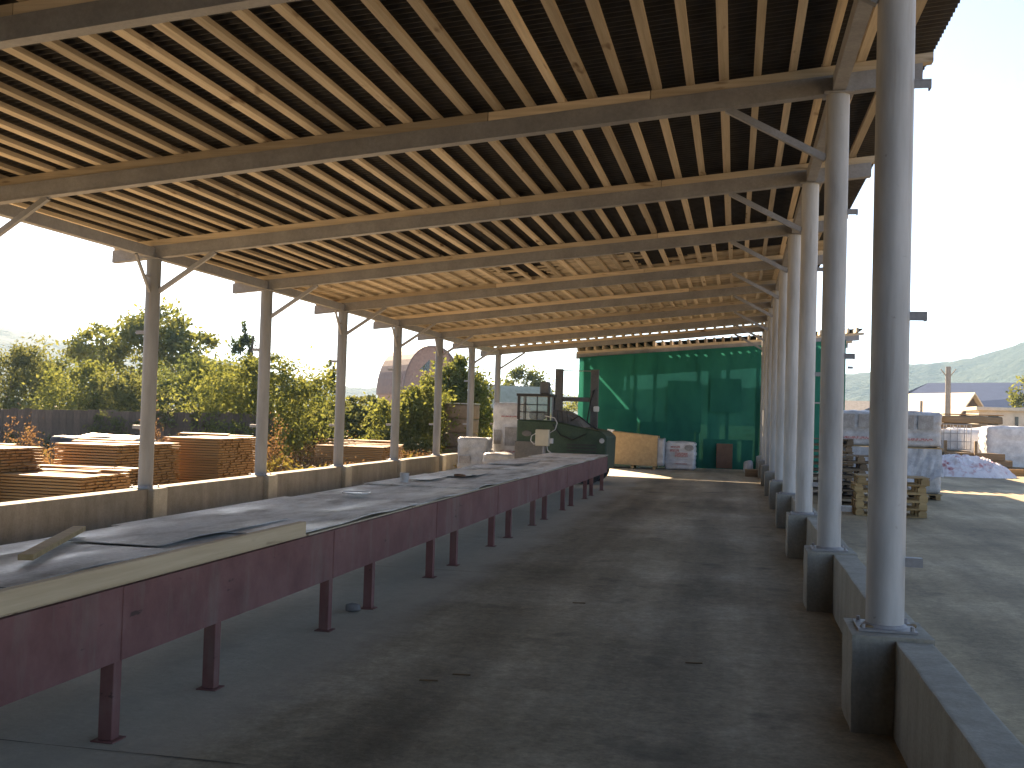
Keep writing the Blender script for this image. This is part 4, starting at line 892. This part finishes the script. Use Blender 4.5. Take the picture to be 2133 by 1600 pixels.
def tree(name, label, cat, base, blobs, size, mat, seed, trunk_h, trunk_r, limbs=5, group=None):
    t = thing(name, base, label, cat, group); rr = random.Random(seed); b = Vector(base)
    bl = [(b.x+q[0], b.y+q[1], b.z+q[2]) + tuple(q[3:]) for q in blobs]
    top = b+Vector((rr.uniform(-.1, .1)*trunk_h, 0, trunk_h)); mb = MB().tube(b, top, trunk_r, trunk_r*0.6, 8)
    for q in bl[:limbs] if len(bl) >= limbs else [bl[i % len(bl)] for i in range(limbs)]:
        e = Vector(q[:3]) + Vector((rr.uniform(-.5, .5)*q[3], rr.uniform(-.5, .5)*q[4], rr.uniform(-.1, .6)*q[5])); st = b.lerp(top, rr.uniform(0.4, 1.0)); md = st.lerp(e, 0.5)+Vector((0, 0, 0.1*trunk_h))
        mb.tube(st, md, trunk_r*0.5, trunk_r*0.33, 6); mb.tube(md, e, trunk_r*0.33, trunk_r*0.1, 6)
    mb.build('trunk', M['bark'], t)
    V, n = leaves(bl, size, seed); leaf_obj('crown', V, n, mat, t); return t
def XY(px, Y):                              # lateral place for a given bearing of the photograph
    a = YAW - math.atan((px-1066.5)/2214.4); return -math.tan(a)*Y
G1 = 'bushes behind the board stacks'
tree('broadleaf_tree', 'tall loose-crowned tree rising behind the first left column', 'tree', (XY(285, 42), 42, 0),
     [(0.6, 0, 4.9, 1.6, 1.3, 1.1, 2600, 26), (-2.0, 0, 4.2, 1.3, 1.2, 0.8, 1500, 20), (2.4, 0, 3.9, 1.3, 1.2, 0.9, 1500, 18), (0, 0, 3.0, 3.0, 1.6, 1.6, 3600, 40), (3.2, 0, 2.6, 1.2, 1, 1.2, 900, 14)], 0.24, M['leaf_yel'], 1, 3.2, 0.16)
for i, (px, Y, w, h, n, mt, lb, nm) in enumerate([
    (30, 33, 1.7, 4.0, 3600, 'leaf_olv', 'olive-green bush at the left edge above the dark fence', 'bush'),
    (105, 35, 1.6, 3.6, 3000, 'leaf_grn', 'rounded green bush second from the left edge above the fence', 'bush'),
    (190, 31, 1.7, 3.1, 3200, 'leaf_yel', 'yellow-green bush left of the first left column', 'bush'),
    (265, 30, 1.4, 2.7, 2600, 'leaf_olv', 'dense bush directly behind the first left column', 'bush'),
    (385, 32, 1.8, 3.4, 3600, 'leaf_grn', 'tall green bush just right of the first left column', 'bush'),
    (455, 34, 1.3, 3.1, 2200, 'leaf_olv', 'olive bush midway between the first and second left columns', 'bush'),
    (545, 29, 1.75, 3.35, 4800, 'leaf_yel', 'bright yellow-green bush behind the second left column', 'bush'),
    (625, 33, 1.25, 2.7, 2400, 'leaf_grn', 'darker green bush just right of the second left column', 'bush'),
    (742, 36, 1.6, 2.3, 2400, 'leaf_olv', 'low grey-green bush right of the third left column', 'bush'),
    (795, 38, 1.3, 1.9, 1800, 'leaf_grn', 'low green bush below the arched house', 'bush'),
    (655, 31, 0.9, 1.7, 1400, 'leaf_olv', 'low olive bush left of the third left column', 'bush'),
    (868, 33, 1.25, 2.60, 4200, 'leaf_yel', 'upright yellow-green shrub in front of the arched house', 'shrub'),
    (950, 40, 1.25, 4.2, 4600, 'leaf_yel', 'tall green and yellow tree between the fifth and sixth left columns', 'tree'),
    (1005, 46, 0.9, 2.6, 1400, 'leaf_grn', 'thin tree just left of the seventh left column', 'tree'),
    ]):
    b = (XY(px, Y), Y, 0); h *= 0.92
    tree('broadleaf_tree' if nm == 'tree' else 'leafy_bush', lb, nm, b,
         [(0, 0, h*0.42, w*1.2, w, h*0.44, int(n*1.1), 46), (-w*.45, 0, h*0.60, w*.7, w*.6, h*.33, int(n*.5), 20), (w*.4, 0, h*0.68, w*.65, w*.6, h*.30, int(n*.5), 20), (0.1, 0, h*0.88, w*.4, w*.3, h*.14, int(n*.16), 8), (0, -w*.5, h*.25, w*1.2, w*.6, h*.25, int(n*.5), 20)],
         0.13 if Y < 36 else 0.17, M[mt], 100+i, h*0.6, 0.06, 5, G1 if nm == 'bush' else None)
tree('poplar', 'narrow yellow poplar beside the third left column', 'tree', (XY(688, 34), 34, 0), [(0, 0, 1.5, 0.45, 0.45, 1.5, 1300, 26), (0, 0, 2.9, 0.2, 0.2, 0.6, 300, 8)], 0.15, M['leaf_yel'], 201, 2.8, 0.05)
tree('conifer', 'dark ragged conifer top just left of the second left column', 'tree', (XY(513, 44), 44, 0), [(0, 0, 2.4, 1.3, 1.3, 1.6, 1500, 26), (-.1, 0, 4.2, 0.6, 0.6, 0.7, 500, 10), (-.25, 0, 4.9, 0.14, 0.14, 0.5, 120, 5)], 0.2, M['leaf_dk'], 202, 4.8, 0.09)
tree('broadleaf_tree', 'round far tree behind the small shack roof', 'tree', (XY(1090, 66), 66, 0), [(0, 0, 3.5, 1.4, 1.4, 1.1, 1500, 16), (1.1, 0, 3.0, 1.0, 1, 1.2, 900, 12), (-.9, 0, 2.6, 1, 1, 1, 700, 10)], 0.24, M['leaf_grn'], 203, 2.4, 0.12)
tree('broadleaf_tree', 'low distant tree seen between the two mast posts', 'tree', (XY(1195, 80), 80, 0), [(0, 0, 2.0, 2.0, 1.4, 1.1, 1200, 14)], 0.28, M['leaf_yel'], 204, 1.5, 0.12)
tree('broadleaf_tree', 'yellowish tree at the right edge beside the blue hall', 'tree', (XY(2150, 70), 70, 0), [(0, 0, 3.4, 1.2, 1.2, 1.7, 1300, 14)], 0.26, M['leaf_yel'], 205, 2.6, 0.12)
def ground_cover(name, label, cat, spots, size, mat, seed):
    bl = [(x, y, 0.05, rx, ry, h, n, 14) for x, y, rx, ry, h, n in spots]
    V, n = leaves(bl, size, seed); tag(leaf_obj(name, V, n, mat), label, cat, kind='stuff')
ground_cover('rusty_weeds', 'rusty red and orange weeds growing between the board stacks', 'weeds',
    [(XY(100, 19), 19, 1.3, 0.8, 0.55, 5000), (XY(60, 17.5), 17.5, 0.7, 0.6, 0.45, 3000), (XY(40, 20), 20, .5, .5, 1.1, 2000), (XY(620, 24), 24, 1.6, 1.2, 0.75, 9000), (XY(670, 26), 26, 1.2, 1, 0.7, 6000), (XY(570, 24), 24, .5, .5, 1.0, 2500), (XY(340, 24), 24, 0.45, 0.45, 1.35, 3000), (XY(720, 29), 29, 1.5, 1, 0.6, 4000), (XY(870, 30), 30, 1.6, 1, 0.5, 3000)], 0.06, M['leaf_red'], 301)
V_, n_ = leaves([(-24+i*1.05+random.uniform(-.3, .3), 25.15+i*0.27, random.uniform(0.3, 1.25), 0.5, 0.10, 0.35, 260, 9) for i in range(11)], 0.10, 305)
tag(leaf_obj('climbing_vines', V_, n_, M['leaf_olv']), 'olive climbing vines covering patches of the dark fence', 'vines', kind='stuff')
ground_cover('dry_grass', 'dry yellow grass along the outside of the left wall', 'grass',
    [(XY(200, 24), 24, 4, 1.5, 0.35, 2200), (-12, 30, 4, 3, 0.4, 2600), (-10.5, 22.5, 1.2, 2, 0.3, 1400), (-9.6, 31, 0.8, 3, 0.35, 1200)], 0.12, M['grass'], 302)

# house with a curved roof
ah = thing('arched_house', (-26.5, 100, 0), 'pink brick house with a tall curved brown roof behind the bushes', 'house')
fa = rot_about((XY(862, 100), 101.5, 0), R(40)); W_, WH_, RH_, L_ = 3.0, 3.2, 4.75, 6.4
arc = [(-W_*math.cos(t)**0.85 if math.cos(t) > 0 else W_*(-math.cos(t))**0.85, WH_+RH_*math.sin(t)) for t in np.linspace(0, math.pi, 21)]
M['brick'] = surf('pinkish_brickwork', (0.22, 0.125, 0.10), (0.31, 0.185, 0.15), 4, 0.85, fine=0.25)
MB().extr([(W_, 0)] + list(reversed(arc)) + [(-W_, 0)], -L_/2, L_/2, fa).build('wall', M['brick'], ah)
arc2 = [(x*1.035, z+0.12) for x, z in arc]
for i in range(len(arc)-1):
    (a, za), (b_, zb_) = arc[i], arc[i+1]; (c, zc), (d, zd) = arc2[i], arc2[i+1]
    MB().extr([(a*1.003, za+.01), (b_*1.003, zb_+.01), (d, zd), (c, zc)], -L_/2-0.35, L_/2+0.3, fa).build('roof_strip', M['brown_roof'], ah)
for pts in ([(-1.35, 5.6), (-0.25, 5.6), (-0.25, 6.7)], [(0.25, 5.6), (1.35, 5.6), (0.25, 6.7)], [(-1.6, 2.7), (-0.6, 2.7), (-0.6, 3.9), (-1.6, 3.9)], [(0.7, 2.7), (1.7, 2.7), (1.7, 3.9), (0.7, 3.9)]):
    MB().extr(pts, -L_/2-0.04, -L_/2-0.004, fa).build('window', M['win'], ah)
gable_house('shack', 'small shack with pale sunlit roof left of the forklift cab', XY(1068, 46), 47, 1.9, 2.6, 1.95, 0.85, R(-55), M['plaster'], M['tan_roof'])

# ------------------------------------------------------------------ haze
hz = MB().box(-1600, 1600, -510, 2600, -12, 140).build('haze', None)
hm = bpy.data.materials.new('thin_air_haze'); hm.use_nodes = True; hnt = hm.node_tree; hnt.nodes.clear()
ho = hnt.nodes.new('ShaderNodeOutputMaterial'); hv = hnt.nodes.new('ShaderNodeVolumePrincipled')
hv.inputs['Color'].default_value = (0.36, 0.66, 1.0, 1); hv.inputs['Density'].default_value = 0.00042; hv.inputs['Anisotropy'].default_value = 0.2
hnt.links.new(hv.outputs[0], ho.inputs['Volume']); hz.data.materials.append(hm); tag(hz, kind='stuff')
